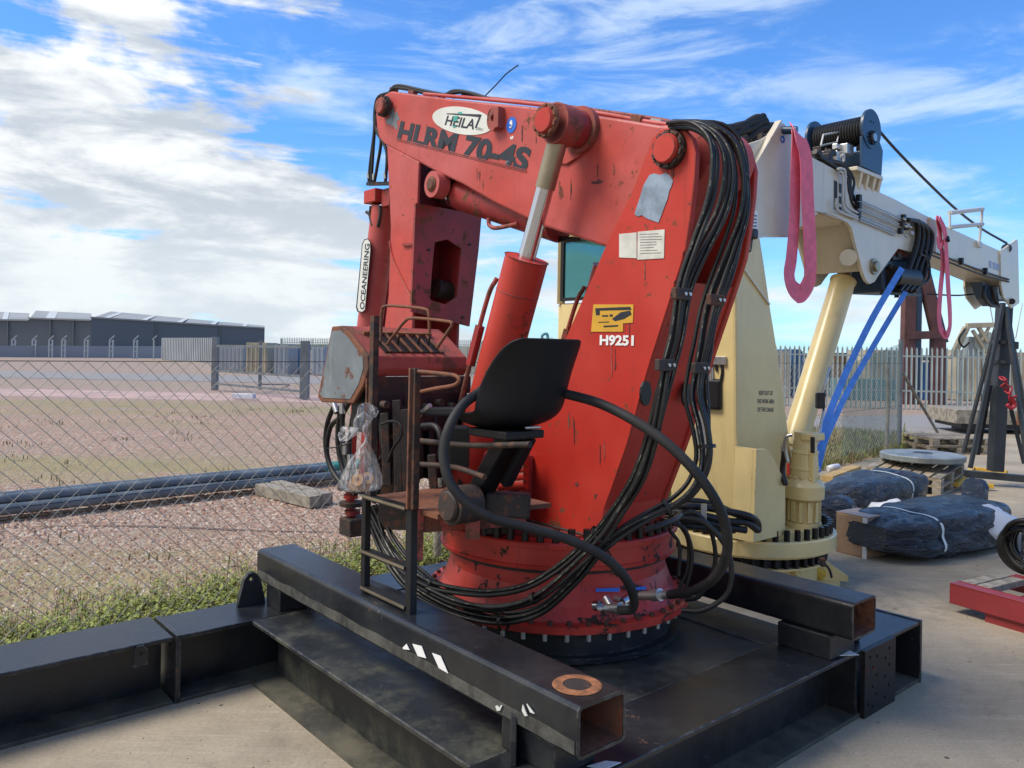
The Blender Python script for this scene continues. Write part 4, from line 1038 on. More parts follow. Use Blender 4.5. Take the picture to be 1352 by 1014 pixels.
# near column bundle (left) - starts at the boom top, runs down the back of the column
bundle('column_hose', [(884,163,3.28),(915,166,3.17),(938,185,3.10),(944,215,3.06),(938,262,3.04),(918,320,3.03),(900,375,3.03),(890,440,3.03),(880,480,3.03),(872,530,3.02),(862,580,3.03),(845,630,3.06),(822,668,3.10),(792,712,3.12),(752,752,3.14),(705,790,3.18),(655,803,3.30),(610,797,3.46),(570,778,3.62),(538,752,3.82),(512,715,4.0),(498,672,4.1)], h3, .0090, ties=(.62, .72, .86))
bundle('column_hose', [(886,163,3.30),(925,166,3.20),(952,186,3.14),(963,222,3.10),(955,275,3.08),(928,330,3.07),(906,380,3.06),(895,440,3.05),(884,482,3.05),(871,530,3.05),(857,585,3.05),(838,632,3.08),(806,680,3.14),(775,716,3.17),(735,752,3.20),(690,778,3.26),(640,786,3.42),(590,778,3.56),(560,765,3.68),(530,740,3.9),(508,705,4.05),(492,668,4.1)], h4, .0090, ties=(.60, .84))
# far bundle (right)
bundle('column_hose', [(890,163,3.40),(935,165,3.33),(968,186,3.30),(983,225,3.28),(984,275,3.26),(972,320,3.25),(953,372,3.24),(940,410,3.23),(930,455,3.22),(922,490,3.22),(918,525,3.20),(928,565,3.17),(932,605,3.15),(920,640,3.14),(894,664,3.14),(860,680,3.14),(828,698,3.14),(795,725,3.15),(760,770,3.18),(715,810,3.26),(665,820,3.36),(610,808,3.50),(565,785,3.66),(535,760,3.84),(508,722,4.0),(488,680,4.1)], h4+[(0, .030)], .0090, ties=(.47, .58, .80))
bundle('column_hose', [(892,164,3.42),(950,170,3.40),(980,200,3.38),(989,250,3.36),(984,300,3.34),(965,365,3.30),(948,415,3.28),(938,465,3.27),(928,500,3.26),(934,560,3.22),(935,610,3.20),(912,652,3.20),(880,672,3.2),(850,684,3.2),(815,704,3.2)], [(0.013, 0), (-.012, 0)], .0095)
# clamps
for (x0, x1, y, Y) in ((884,915,388,2.99),(930,960,396,3.18),(862,894,482,2.99),(910,939,486,3.16)):
    c = P((x0+x1)/2, y, Y); w = (x1-x0)*Y/1050*.62
    o = MB().box(c, (w*.85, .012, .022), (AV, BV, ZV)).build('hose_clamp', M['rust_dark'], rc, bevel=.004)
    for k in (.1, .6): MB().cyl(c+AV*w*k+BV*.012, c+AV*w*k+BV*.02, .007, n=8).build('clamp_bolt', M['steelfit'], o)
# two big single hoses
px_tube(rc, 'large_hose', [(705,505,3.3),(740,518,3.22),(790,532,3.12),(840,557,3.02),(888,592,2.96),(930,638,2.93),(955,684,2.94),(960,728,2.98),(944,762,3.08),(915,780,3.2),(884,785,3.33)], .0195, M['rubber_grey'], 14)
px_tube(rc, 'large_hose', [(668,480,3.3),(640,512,3.16),(612,534,3.08),(594,562,3.02),(586,596,3.0),(592,632,2.98),(614,662,2.97),(650,684,2.97),(700,697,2.99),(750,712,3.02),(795,734,3.06),(825,762,3.14),(837,790,3.26),(834,804,3.32),(820,806,3.36)], .0195, M['rubber_grey'], 14)
# fittings on the pedestal
for (a, b, r_, m_) in (((886,785,3.33),(846,787,3.48),.019,M['steelfit']), ((872,785,3.37),(862,786,3.41),.026,M['steelfit']), ((828,803,3.36),(800,803,3.44),.019,M['steelfit']), ((820,803,3.37),(812,803,3.40),.025,M['steelfit']),
                       ((792,800,3.42),(786,800,3.44),.022,M['chrome']), ((806,800,3.44),(800,790,3.48),.017,M['steelfit']), ((822,795,3.42),(830,790,3.44),.02,M['chrome']), ((826,794,3.42),(812,790,3.5),.013,M['steelfit'])):
    MB().cyl(P(*a), P(*b), r_, n=14).build('hose_coupling', m_, rc)
for poly in (((786,777),(817,776),(817,781),(786,781)), ((826,776),(852,774),(852,778),(826,780))):
    pts = []
    for u_, v_ in poly:
        # lie on the pedestal cone
        d = ray(u_, v_); best = None
        for k in range(400):
            tt = 3.2+k*.0015; p = EYE+d*tt; rr = math.hypot(p.x-c0.x, p.y-c0.y)
            if rr < .615-(p.z-.5)*.3: best = p; break
        if best: pts.append(best)
    if len(pts) == 4:
        n = Vector((pts[0].x-c0.x, pts[0].y-c0.y, .1)).normalized()
        MB().prism([p+n*.004 for p in pts], n*.003).build('blue_marking', M['blueink'], rc)
# loops of thin hose behind the pedestal, right
for px, r_ in (([(888,684,3.6),(915,676,3.6),(938,700,3.62),(944,745,3.64),(925,785,3.66),(905,792,3.7)], .011), ([(886,690,3.66),(905,700,3.66),(914,735,3.68),(906,775,3.7),(896,788,3.72)], .009),
               ([(890,682,3.6),(930,690,3.58),(962,730,3.56),(962,780,3.56),(930,805,3.58),(900,806,3.62)], .012), ([(892,686,3.7),(908,712,3.7),(908,750,3.7),(895,780,3.72)], .009), ([(884,700,3.65),(897,720,3.68),(896,760,3.7)], .009)):
    px_tube(rc, 'thin_hose', px, r_, M['rubber'])
px_tube(rc, 'spring_guard', [(850,700,3.3),(870,694,3.32),(890,686,3.4),(898,680,3.5)], .014, M['iron'])

# ---------------------------------------------------------------- bag of rings hanging on the ladder
bag = thing('plastic_bag', P(482, 640, 3.5), 'clear plastic bag of cardboard rings hanging from the left ladder post', 'plastic bag')
bc = P(478, 618, 3.42)
mb = MB(); n = 28
lv = [(484, 574, .004), (483, 583, .008), (482, 596, .035), (479, 612, .062), (477, 628, .085), (475, 640, .095), (474, 646, .088), (474, 648, .06)]
vs = []
for (u_, v_, r_) in lv:
    c = P(u_, v_, 3.42)
    for k in range(n):
        q = 2*math.pi*k/n; w = 1+.09*math.sin(k*3.1+v_*.05)*(1 if v_ < 640 else .3)+.05*math.sin(7*q)
        vs.append(c+Vector((math.cos(q)*r_*w, math.sin(q)*r_*.6*w, 0)))
mb.add(vs, [[i*n+j, i*n+(j+1) % n, (i+1)*n+(j+1) % n, (i+1)*n+j] for i in range(len(lv)-1) for j in range(n)], True)
mb.add(vs[-n:], [list(range(n))]); mb.build('bag_film', M['poly'], bag)
MB().tube([P(484, 575, 3.42), P(482, 565, 3.42), P(486, 558, 3.45)], .012, 8).build('bag_neck', M['poly'], bag)
for k, (u_, v_) in enumerate(((474, 634), (486, 632), (468, 640), (480, 641))):
    c = P(u_, v_, 3.41+.02*(k % 2)); ax = Vector((.2*(k-1), -1, .3)).normalized()
    o = MB().lathe(c, [(.010, 0), (.025, 0), (.027, .004), (.027, .02), (.010, .02), (.010, 0)], 20, ax).build('cardboard_ring', paint('tan_ring', (.42,.24,.12), .8) if k == 0 else bpy.data.materials['tan_ring'], org=c)
    tag(o, 'tan cardboard ring inside the hanging clear plastic bag', 'cardboard ring', 'cardboard rings in the hanging plastic bag')
wr = MB(); pts = smooth_path([P(454, 572, 3.45), P(466, 574, 3.42), P(474, 563, 3.42), P(480, 550, 3.43), P(487, 541, 3.45), P(492, 548, 3.46)], 7)
vs = []; n = 18
for i, c in enumerate(pts):
    for k in range(n):
        q = 2*math.pi*k/n; rr = .032*(1+.35*mnoise.noise(Vector((i*.35, math.cos(q)*1.6, math.sin(q)*1.6))))
        vs.append(c+Vector((math.cos(q)*rr*.8, math.sin(q)*rr*.6, math.sin(q+i*.2)*rr*.9)))
wr.add(vs, [[i*n+j, i*n+(j+1) % n, (i+1)*n+(j+1) % n, (i+1)*n+j] for i in range(len(pts)-1) for j in range(n)], True)
tag(wr.build('plastic_wrap', M['poly'], org=P(475, 560, 3.43)), 'crumpled clear plastic wrap tied round the ladder post above the bag', 'plastic wrap')
# ================================================================ YELLOW CRANE
yc = thing('yellow_crane', C1, 'pale yellow and ivory telescopic crane behind the red crane, boom pointing right', 'crane')
c1 = Vector((C1.x, C1.y, 0))
yb = MB().lathe(c1, [(0, .0), (.66, .0), (.66, .02), (.50, .02), (.50, .185), (.57, .185), (.57, .20), (.40, .20)], 72).build('base_drum', M['cream'], yc)
MB().lathe(c1, [(.40, .20), (.53, .20), (.53, .272), (.4, .272)], 64).build('bearing_ring', M['iron'], yb)
yf = MB().lathe(c1, [(.45, .272), (.585, .272), (.59, .285), (.625, .29), (.632, .297), (.632, .392), (.622, .402), (.50, .402), (.50, .44), (0, .44)], 96).build('slew_flange', M['cream'], yc)
bolt_ring(yf, c1+ZV*.402, .585, 44, .021, .075, M['bolt'], .02)
bolt_ring(yb, c1+ZV*.20, .553, 44, .018, .065, M['bolt'], .05)
for q in (20, 75, 130, 200, 265, 330):
    d = Vector((math.cos(R(q-90)), math.sin(R(q-90)), 0)); sdv = Vector((-d.y, d.x, 0))*.012
    MB().prism([c1+d*.45-sdv+ZV*.02, c1+d*.72-sdv+ZV*.02, c1+d*.72-sdv+ZV*.06, c1+d*.52-sdv+ZV*.19, c1+d*.45-sdv+ZV*.19], sdv*2).build('base_rib', M['cream'], yb)
# column
HB = .30
cpx = [(962,312),(1004,312),(1010,350),(1017,400),(1027,462),(1036,524),(1041,566),(1046,600),(1048,700),(974,700),(972,560),(971,400)]
pts = [YB(u_, v_, HB) for u_, v_ in cpx]
pts[8].z = pts[9].z = .441
ycol = MB().prism(pts, -BV*.58).build('column', M['cream'], yc, bevel=.02)
pa_, pb_ = YB(972, 342, HB+.004), YB(1015, 402, HB+.004)
MB().bar(pa_, pb_, .012, .022, BV).build('weld_strip', M['ivory'], ycol)
px_ = [(999,593),(1011,593),(1018,598),(1037,637),(1037,697),(995,697)]
gp = [YB(u_, v_, .47) for u_, v_ in px_]
for p in gp[-2:]: p.z = .441
MB().prism(gp, -BV*.03).build('gusset', M['cream'], ycol, bevel=.003)
MB().prism([gp[0]-BV*.03, gp[0]-BV*.17, gp[-1]-BV*.17, gp[-1]-BV*.03], AV*.03).build('gusset', M['cream'], ycol)
for k, (s, x0, x1, v_) in enumerate((('KEEP OUT OF', 1002, 1020, 521.5), ('THE WORK AREA', 999.5, 1022, 532.5), ('OF THE CRANE', 1000, 1021, 543.5))):
    text_on('warning_lettering', s, YB(x0, v_, HB+.001), YB(x1, v_+.4, HB+.001), .031, M['ink'], ycol, BV, .012, depth=.002)
# base hoses of the yellow crane
for k, px in enumerate(([(900,668,5.0),(930,670,5.02),(965,676,5.03),(990,682,5.05),(1000,690,5.15),(1001,700,5.25)], [(895,676,5.0),(925,680,5.0),(960,688,5.02),(985,690,5.05),(1000,700,5.1)], [(893,684,5.0),(925,688,5.0),(955,695,5.02),(985,700,5.05)], [(905,662,5.1),(940,666,5.1),(975,680,5.1),(998,686,5.1)], [(900,692,5.02),(940,697,5.02),(970,700,5.05)])):
    px = [(880, 655+k*2, 6.2), (868, 662+k*2, 5.7), (880, 668+k*3, 5.25)]+px
    px_tube(yc, 'base_hose', px, .023, M['rubber'])
MB().box(P(929, 677, 4.95), (.018, .01, .055)).build('hose_tag', M['steelfit'], yc)
# slew motor
mc = PL(1061, 690, c1, BV, .40); mc.z = 0
sm = MB().lathe(mc, [(0, .44), (.125, .44), (.125, .475), (.10, .48), (.10, .63), (.118, .64), (.142, .655), (.145, .745), (.13, .77), (.10, .80), (.098, .86), (.104, .865), (.104, .885), (.096, .89), (.092, .98), (.098, .985), (.098, 1.0), (.086, 1.01), (.082, 1.08), (.078, 1.09), (.078, 1.14), (0, 1.142)], 36).build('slew_motor', M['cream'], yc)
for k in range(12):
    q = k*.5236; d = Vector((math.cos(q), math.sin(q), 0)); sdv = Vector((-d.y, d.x, 0))
    MB().box(mc+d*.108+ZV*.56, (.012, .014, .075), (d, sdv, ZV)).build('motor_rib', M['cream'], sm)
    MB().cyl(mc+d*.104+ZV*.80, mc+d*.104+ZV*.82, .010, n=8).build('motor_bolt', M['cream'], sm)
MB().box(mc+BV*.06+ZV*1.11, (.09, .05, .028), AX).build('port_block', M['cream'], sm, bevel=.01)
MB().box(mc+BV*.09-AV*.05+ZV*.86, (.02, .02, .16), AX).build('side_tube', M['cream'], sm, bevel=.008)
for px in ([(1040,610,5.55),(1036,590,5.55),(1038,577,5.52),(1046,574,5.5)], [(1034,612,5.6),(1033,592,5.6),(1035,584,5.6)]):
    px_tube(sm, 'motor_hose', px, .012, M['steelfit'])
px_tube(sm, 'motor_hose', [(1037,640,5.55),(1033,622,5.6),(1036,596,5.58)], .02, M['rubber'])
MB().cyl(P(1041, 628, 5.5), P(1041, 612, 5.5), .012, n=8).build('red_cap', M['red'], sm)
px_tube(sm, 'vent_stub', [(1073,577,5.6),(1073,598,5.6)], .016, M['rubber'])
# boom
yboom_px = [(958,200),(1008,183),(1016,178),(1028,160),(1036,163),(1044,176),(1060,196),(1072,207),(1099,221.6),(1158,252),(1182,263),(1214,280),(1226,286),(1226,329),(1206,333),(1186,326),(1150,300),(1115,292),(1083,280),(1040,313),(950,313)]
BH = .25
yb0 = [YB(u_, v_, BH) for u_, v_ in yboom_px]
yboom = MB().prism(yb0, -BV*.03).build('boom', M['ivory'], yc, bevel=.006)
MB().prism([p-BV*.47 for p in yb0], -BV*.03).build('boom_side', M['ivory'], yboom, bevel=.006)
inner = yboom_px[6:13]+[(1226,327),(1190,318),(1150,298),(1115,290),(1083,278),(1040,310),(955,310),(962,206),(1008,190)]
MB().prism([YB(u_, v_+3 if v_ < 300 else v_, BH)-BV*.03 for u_, v_ in inner], -BV*.44).build('boom_box', M['ivory'], yboom)
# stiffener flange along the apex
MB().bar(YB(993,220,BH+.02), YB(1028,160,BH+.02), .05, .012, ZV).build('apex_flange', M['ivory'], yboom)
MB().bar(YB(950,312,BH+.012), YB(1040,312,BH+.012), .03, .014).build('lower_flange', M['ivory'], yboom)
# luffing bracket plates
brk = [(1078,279),(1092,280),(1118,293),(1124,300),(1140,362),(1144,371),(1149,375),(1155,372),(1160,364),(1186,328),(1206,334),(1224,329),(1224,318),(1180,306),(1150,296),(1110,283)]
for o_ in (BH+.012, -BH+.018):
    MB().prism([YB(u_, v_, BH+.012)-BV*(BH+.012-o_) for u_, v_ in brk], -BV*.028).build('luffing_bracket', M['ivory'], yboom, bevel=.004)
q = [YB(u_, v_, BH-.02) for u_, v_ in ((1080,281),(1118,295),(1124,301),(1140,362))]
MB().bar(q[0]-BV*.23, q[1]-BV*.23, .40, .014).build('bracket_web', M['ivory'], yboom)
MB().bar(YB(1092,300,0), YB(1106,360,0), .40, .012, AV).build('bracket_web', M['ivory'], yboom)
pin_c = YB(1153, 352, BH+.012)
MB().lathe(pin_c, [(.0, .045), (.04, .045), (.045, .04), (.045, .02), (.07, .02), (.07, 0)], 28, BV).build('pivot_pin', M['wood'] if False else M['chrome_dull'], yboom)
# luffing cylinder
lt, lbm = YB(1113, 372, 0), YB(1046, 592, 0)
yl_ = MB().cyl(lbm, lt, .105, n=40).lathe(lt, [(.105, -.0), (.112, -.0), (.112, .012), (.05, .012)], 40, (lt-lbm).normalized()).build('luffing_cylinder', M['cream'], yc)
MB().cyl(lt, YB(1118, 345, 0), .06, n=24).build('cylinder_rod', M['chrome_dull'], yl_)
MB().cyl(YB(1120, 340, -.22), YB(1120, 340, .22), .07, n=20).build('rod_bearing', M['ivory'], yl_)
MB().cyl(lbm, YB(1036, 625, 0), .085, n=24).build('cylinder_foot', M['cream'], yl_)
px_tube(yl_, 'feed_pipe', [(1060,604,5.9),(1072,596,5.9),(1080,582,5.9),(1084,560,5.95),(1088,540,6.0)], .011, M['steelfit'])
MB().box(P(1083,529,6.0), (.03, .03, .06)).build('check_valve', M['iron'], yl_, bevel=.01)
px_tube(yl_, 'feed_pipe', [(1085,518,6.0),(1090,505,6.0),(1095,485,6.05)], .009, M['steelfit'])
# inner telescope
ipx = [(1222,286),(1255,301),(1312,327),(1337,338),(1345,341),(1345,379),(1338,378),(1281,353),(1222,329)]
yi = MB().prism([YB(u_, v_, .20) for u_, v_ in ipx], -BV*.36).build('inner_boom', M['ivory'], yboom, bevel=.012)
tip = MB().prism([YB(u_, v_, .215) for u_, v_ in ((1321,331),(1329,326),(1342,316),(1344,318),(1346,400),(1336,407),(1325,392),(1322,376))], -BV*.02).build('tip_plate', M['ivory'], yi)
MB().prism([YB(u_, v_, .215)-BV*.38 for u_, v_ in ((1321,331),(1329,326),(1342,316),(1344,318),(1346,400),(1336,407),(1325,392),(1322,376))], -BV*.02).build('tip_plate', M['ivory'], yi)
MB().cyl(YB(1329, 328, .19), YB(1329, 328, -.14), .055, n=24).build('head_roller', M['navy'], yi)
MB().cyl(YB(1336, 398, .24), YB(1336, 398, -.2), .035, n=16).build('tip_pin', M['iron'], yi)
for px in ([(1300,378),(1298,390),(1306,402),(1316,404)], [(1310,378),(1312,392),(1318,404)], [(1322,366),(1334,366),(1342,375),(1340,388),(1330,396)], [(1324,370),(1322,385),(1328,397)]):
    px_tube(yi, 'tip_hose', px, .022, M['rubber'], plane=YB, o=.15)
MB().prism([YB(u_, v_, .10) for u_, v_ in ((1296,372),(1316,380),(1320,404),(1312,404),(1304,394))], -BV*.12).build('tip_bracket', M['navy'], yi)
MB().prism([YB(u_, v_, .05) for u_, v_ in ((1312,378),(1330,384),(1326,398),(1318,398))], -BV*.12).build('tip_bracket', M['ivory'], yi)
# side pipes of inner boom
for dy in (0, 5):
    px_tube(yi, 'side_pipe', [(1226,332+dy-2),(1260,344+dy),(1300,359+dy),(1332,369+dy*.6)], .010, M['iron'], plane=YB, o=.225)
for u_, v_ in ((1269,345),(1301,358)): MB().box(YB(u_, v_, .23), (.02, .02, .035), AX).build('pipe_clamp', M['iron'], yi)
mb = MB()
for px in ([(1306,344),(1309,345),(1309,354),(1306,353)], [(1311,346),(1316,348),(1316,357),(1311,355)], [(1317,348),(1322,350),(1322,359),(1317,357)]): mb.prism([YB(u_, v_, .2012) for u_, v_ in px], BV*.002)
mb.build('faded_marking', paint('faded_blue_marking', (.30,.36,.50), .5, bump=0), yi)
# collar at the end of the outer boom
MB().prism([YB(u_, v_, BH+.012) for u_, v_ in ((1227,286),(1238,292),(1236,332),(1226,330))], -BV*.50).build('end_collar', paint('tan_collar', (.50,.40,.26), .5), yboom, bevel=.004)
# black logo letters on the boom side, partly hidden
mb = MB()
for px in ([(1101,238),(1105,240),(1105,278),(1101,276)], [(1108,242),(1115,246),(1115,257),(1108,254)], [(1108,259),(1115,262),(1115,271),(1108,268)], [(1108,273),(1111,274),(1111,280),(1108,279)]):
    mb.prism([YB(u_, v_, BH+.0008) for u_, v_ in px], BV*.003)
mb.build('boom_lettering', M['ink'], yboom)
# side pipework of the outer boom
for px in ([(1137,265),(1165,277),(1190,289)], [(1137,268),(1165,280),(1190,292)], [(1136,274),(1162,285),(1187,296)], [(1136,277),(1162,288),(1187,299)], [(1135,284),(1160,294),(1183,304)], [(1135,288),(1160,298),(1183,308)], [(1135,291),(1160,301),(1183,311)]):
    px_tube(yboom, 'side_pipe', px, .0065, M['steelfit'], plane=YB, o=BH+.03)
for px in ([(1106,223),(1112,223),(1116,229),(1116,262),(1119,273),(1132,281)], [(1108,226),(1113,232),(1113,268),(1118,279),(1132,286)], [(1104,262),(1104,274),(1112,281),(1132,289)], [(1110,206),(1114,205),(1114,213)]):
    px_tube(yboom, 'rigid_pipe', px, .011, M['greyrail'], plane=YB, o=BH+.035)
for u_, v_ in ((1134,261),(1134,271),(1133,283),(1193,287),(1191,295),(1189,305),(1197,300)):
    MB().box(YB(u_, v_, BH+.03), (.022, .018, .026), AX).build('pipe_clamp', M['iron'], yboom, bevel=.004)
for k in range(8):
    u_, v_ = random.uniform(1192, 1204), random.uniform(287, 312); MB().cyl(YB(u_, v_, BH+.04), YB(u_+4, v_+2, BH+.06), .014, n=8).build('hose_coupling', M['steelfit'], yboom)
# thick black hose mass hanging at mid boom
for k in range(11):
    f = k/10; x = 1201+f*14
    px_tube(yboom, 'drape_hose', [(x-3,290+f*2),(x+8,293+f*6),(x+10+f*6,310),(x+6+f*8,330),(x-2+f*10,352),(x-8+f*10,372),(x-16+f*8,384)], .020, M['rubber'], plane=YB, o=BH+.05+.02*math.sin(k*2.1))
for px in ([(1220,330),(1226,345),(1227,365),(1220,374),(1212,372)], [(1214,335),(1222,340),(1224,352),(1221,366)]):
    px_tube(yboom, 'drape_hose', px, .013, M['rubber'], plane=YB, o=BH+.08)
# black hydraulic unit hanging under the boom
hu = MB().prism([YB(u_, v_, .22) for u_, v_ in ((1172,342),(1208,340),(1212,352),(1210,388),(1167,386),(1166,352))], -BV*.38).build('hydraulic_unit', M['navy'], yc, bevel=.02)
MB().cyl(YB(1176,365,.26), YB(1204,368,.26), .10, n=24).build('accumulator', M['iron'], hu)
MB().bar(YB(1166,387,.25), YB(1212,390,.25), .06, .02).build('unit_rail', M['bolt'], hu)
MB().bar(YB(1176,341,.24), YB(1206,342,.24), .04, .03).build('unit_rail', M['iron'], hu)
for u_, v_ in ((1165,382),(1184,387),(1203,383),(1186,334),(1176,349)): MB().cyl(YB(u_, v_, .26), YB(u_, v_+6, .26), .022, n=8).build('unit_fitting', M['iron'], hu)
MB().prism([YB(u_, v_, .2) for u_, v_ in ((1183,322),(1208,333),(1206,341),(1174,342),(1173,334))], -BV*.34).build('unit_bracket', M['rust_red'], hu)
# winch
wr0, wl0 = YB(1148, 171, .27), YB(1090, 176, -.27)
wl0 = wr0-BV*.48
win = MB().cyl(wl0, wr0, .095, n=40).build('winch_drum', M['iron'], yc)
for c_, s_ in ((wr0, 1), (wl0, -1)):
    MB().cyl(c_, c_+BV*.022*s_, .168, n=48).build('drum_flange', M['navy'], win)
mb = MB()
for k in range(18): 
    q = wl0+BV*(.03+k*.0247); mb.lathe(q, [(.112, -.011), (.121, -.005), (.124, 0), (.121, .005), (.112, .011)], 36, BV)
mb.build('wound_rope', paint('greased_wire_rope', (.045,.045,.045), .35, .5, bump=0), win)
fc = wr0+BV*.0225
for k in range(10):
    a = k*.628; MB().cyl(fc-ZV*.075+AV*math.cos(a)*.05+ZV*math.sin(a)*.05, fc-ZV*.075+AV*math.cos(a)*.05+ZV*math.sin(a)*.05+BV*.02, .010, n=8).build('flange_bolt', M['iron'], win)
MB().cyl(fc-ZV*.075, fc-ZV*.075+BV*.03, .035, n=20).build('flange_hub', M['steelfit'], win)
for a in (-.02, .03): MB().cyl(fc+AV*a+ZV*.06, fc+AV*a+ZV*.06+BV*.004, .008, n=8).build('flange_hole', M['bolt'], win)
wpx = [(1138,180),(1158,178),(1166,199),(1164,232),(1138,219)]
for o_ in (.285, -.285):
    MB().prism([YB(u_, v_, .285)+BV*(o_-.285) for u_, v_ in wpx], -BV*.02).build('winch_frame', M['navy'], win, bevel=.003)
MB().prism([YB(u_, v_, .26) for u_, v_ in ((1137,198),(1160,203),(1162,228),(1138,216))], -BV*.5).build('gearbox', M['navy'], win, bevel=.01)
MB().cyl(YB(1136,196,.25), YB(1136,196,-.25), .035, n=16).build('pressure_roller', M['bolt'], win)
wb = [(1118,221),(1138,219),(1166,232),(1166,237),(1136,225),(1118,226)]
MB().prism([YB(u_, v_, .31) for u_, v_ in ((1132,219),(1166,233),(1166,238),(1132,224))], -BV*.62).build('winch_base', M['ivory'], win, bevel=.003)
for k, (x0, y0) in enumerate(((1137,226),(1146,229),(1155,233),(1162,236))):
    MB().prism([YB(x0, y0, .3), YB(x0+3, y0+1, .3), YB(x0-1, y0+24-k*2, .255), YB(x0-4, y0+22-k*2, .255)], -BV*.52).build('base_rib', M['ivory'], win)
gf = [YB(1084,192,.05), YB(1087,178,.05), YB(1108,174,.05), YB(1105,188,.05)]
MB().tube(gf+[gf[0]], .009, 6, smooth=False).build('guard_frame', M['greyrail'], win)
for k in range(26):
    u_, v_ = random.uniform(1076, 1120), random.uniform(190, 214); v_ = max(v_, 198+(u_-1076)*.28-12)
    c = YB(u_, v_, random.uniform(-.05, .2)); MB().box(c, (random.uniform(.02,.06), random.uniform(.02,.05), random.uniform(.02,.05)), AX).build('valve_cluster', M['iron'] if k % 3 else M['steelfit'], win, bevel=.006)
for px in ([(1076,200),(1090,212),(1108,216),(1118,230),(1122,250),(1126,262)], [(1080,206),(1100,220),(1116,236),(1120,256),(1130,268)], [(1120,226),(1126,240),(1124,258),(1132,272)], [(1112,214),(1121,232),(1121,262),(1131,280)]):
    px_tube(yboom, 'winch_hose', px, .022, M['rubber'], plane=YB, o=.24)
# rope over the frame to the tip
ro = YB(1162, 175, .0); r2 = YB(1262, 270, .05)
mb = MB().tube([YB(1160,172,.1), YB(1185,200,.1), YB(1222,238,.1), YB(1262,276,.1), YB(1296,302,.08), YB(1329,321,.05)], .013, 8); mb.build('winch_rope', M['bolt'], win)
# roller frame
rf = MB().tube([YB(1254,303,.2), YB(1254,281,.2)], .012, 6).tube([YB(1297,276,.2), YB(1295,300,.2), YB(1292,324,.2)], .014, 6).build('roller_frame', M['greyrail'], yi)
MB().cyl(YB(1254,281,.2), YB(1297,276,.2), .024, n=14).build('guide_roller', M['greyrail'], rf)
MB().cyl(YB(1254,300,.2), YB(1297,296,.2), .022, n=14).build('guide_roller', M['greyrail'], rf)
MB().box(YB(1291,323,.2), (.04, .03, .03), AX).build('frame_foot', M['greyrail'], rf)
# things on top of the boom root
for k in range(16):
    u_ = random.uniform(960, 1008); v_ = 196-(u_-960)*.28+random.uniform(-10, 2)
    c = YB(u_, v_, random.uniform(-.1, .15)); MB().cyl(c, c+AV*random.uniform(.03,.1)+ZV*random.uniform(-.02,.05), random.uniform(.015,.03), n=10).build('root_fitting', M['rust_dark'] if k % 2 else M['iron'], yboom)
for px in ([(950,186),(965,170),(985,164),(1000,158),(1008,154)], [(948,192),(970,178),(990,170),(1008,160),(1014,172)], [(962,190),(975,172),(998,156),(1010,160),(1012,176)], [(940,184),(952,172),(975,168),(990,172)], [(985,186),(1000,172),(1020,166)]):
    px_tube(yboom, 'root_hose', px, .03, M['rubber_grey'], plane=YB, o=.1)
MB().cyl(YB(1034,172,BH), YB(1052,172,BH+.1), .03, n=14).build('sling_pin', M['navy'], yboom)
MB().lathe(YB(1033,184,BH+.001), [(.012, 0), (.028, 0), (.028, .004)], 16, BV).build('blue_ring_mark', M['blueink'], yboom)
# gauge box with cable
gb = MB().prism([YB(u_, v_, BH+.11) for u_, v_ in ((985,279),(1001,279),(1001,316),(985,316))], -BV*.05).build('gauge_box', M['white'], yboom, bevel=.006)
mb = MB()
for k in range(5): mb.prism([YB(u_, v_, BH+.111) for u_, v_ in ((989,284+k*4.5),(999,284+k*4.5),(999,286+k*4.5),(989,286+k*4.5))], BV*.002)
mb.build('gauge_print', M['inkgrey'], gb)
MB().box(YB(993,309,BH+.13), (.035, .03, .035), AX).build('gauge_knob', M['bolt'], gb, bevel=.012)
px_tube(gb, 'gauge_cable', [(980,318),(984,325),(990,332),(992,322),(993,314)], .007, M['rubber'], plane=YB, o=BH+.14)
# electrical box with cables low on the column, beside the red crane
for px in ([(944,454),(943,470),(947,490)], [(938,468),(940,480),(938,500)], [(951,475),(954,490),(950,510),(944,525)]):
    px_tube(ycol, 'control_cable', px, .012, M['rubber'], plane=YA, o=-.66)
MB().box(YA(944,476,-.66), (.02, .10, .03), AX).build('cable_clamp', M['steelfit'], ycol, bevel=.004)
MB().cyl(YA(940,485,-.66), YA(940,505,-.66), .018, n=10).build('cable_gland', M['steelfit'], ycol)
MB().box(YA(934,520,-.66), (.02, .12, .11), AX).build('junction_box', M['bolt'], ycol, bevel=.02)
MB().box(YA(928,560,-.64), (.02, .05, .25), AX).build('cable_tray', M['steelfit'], ycol)
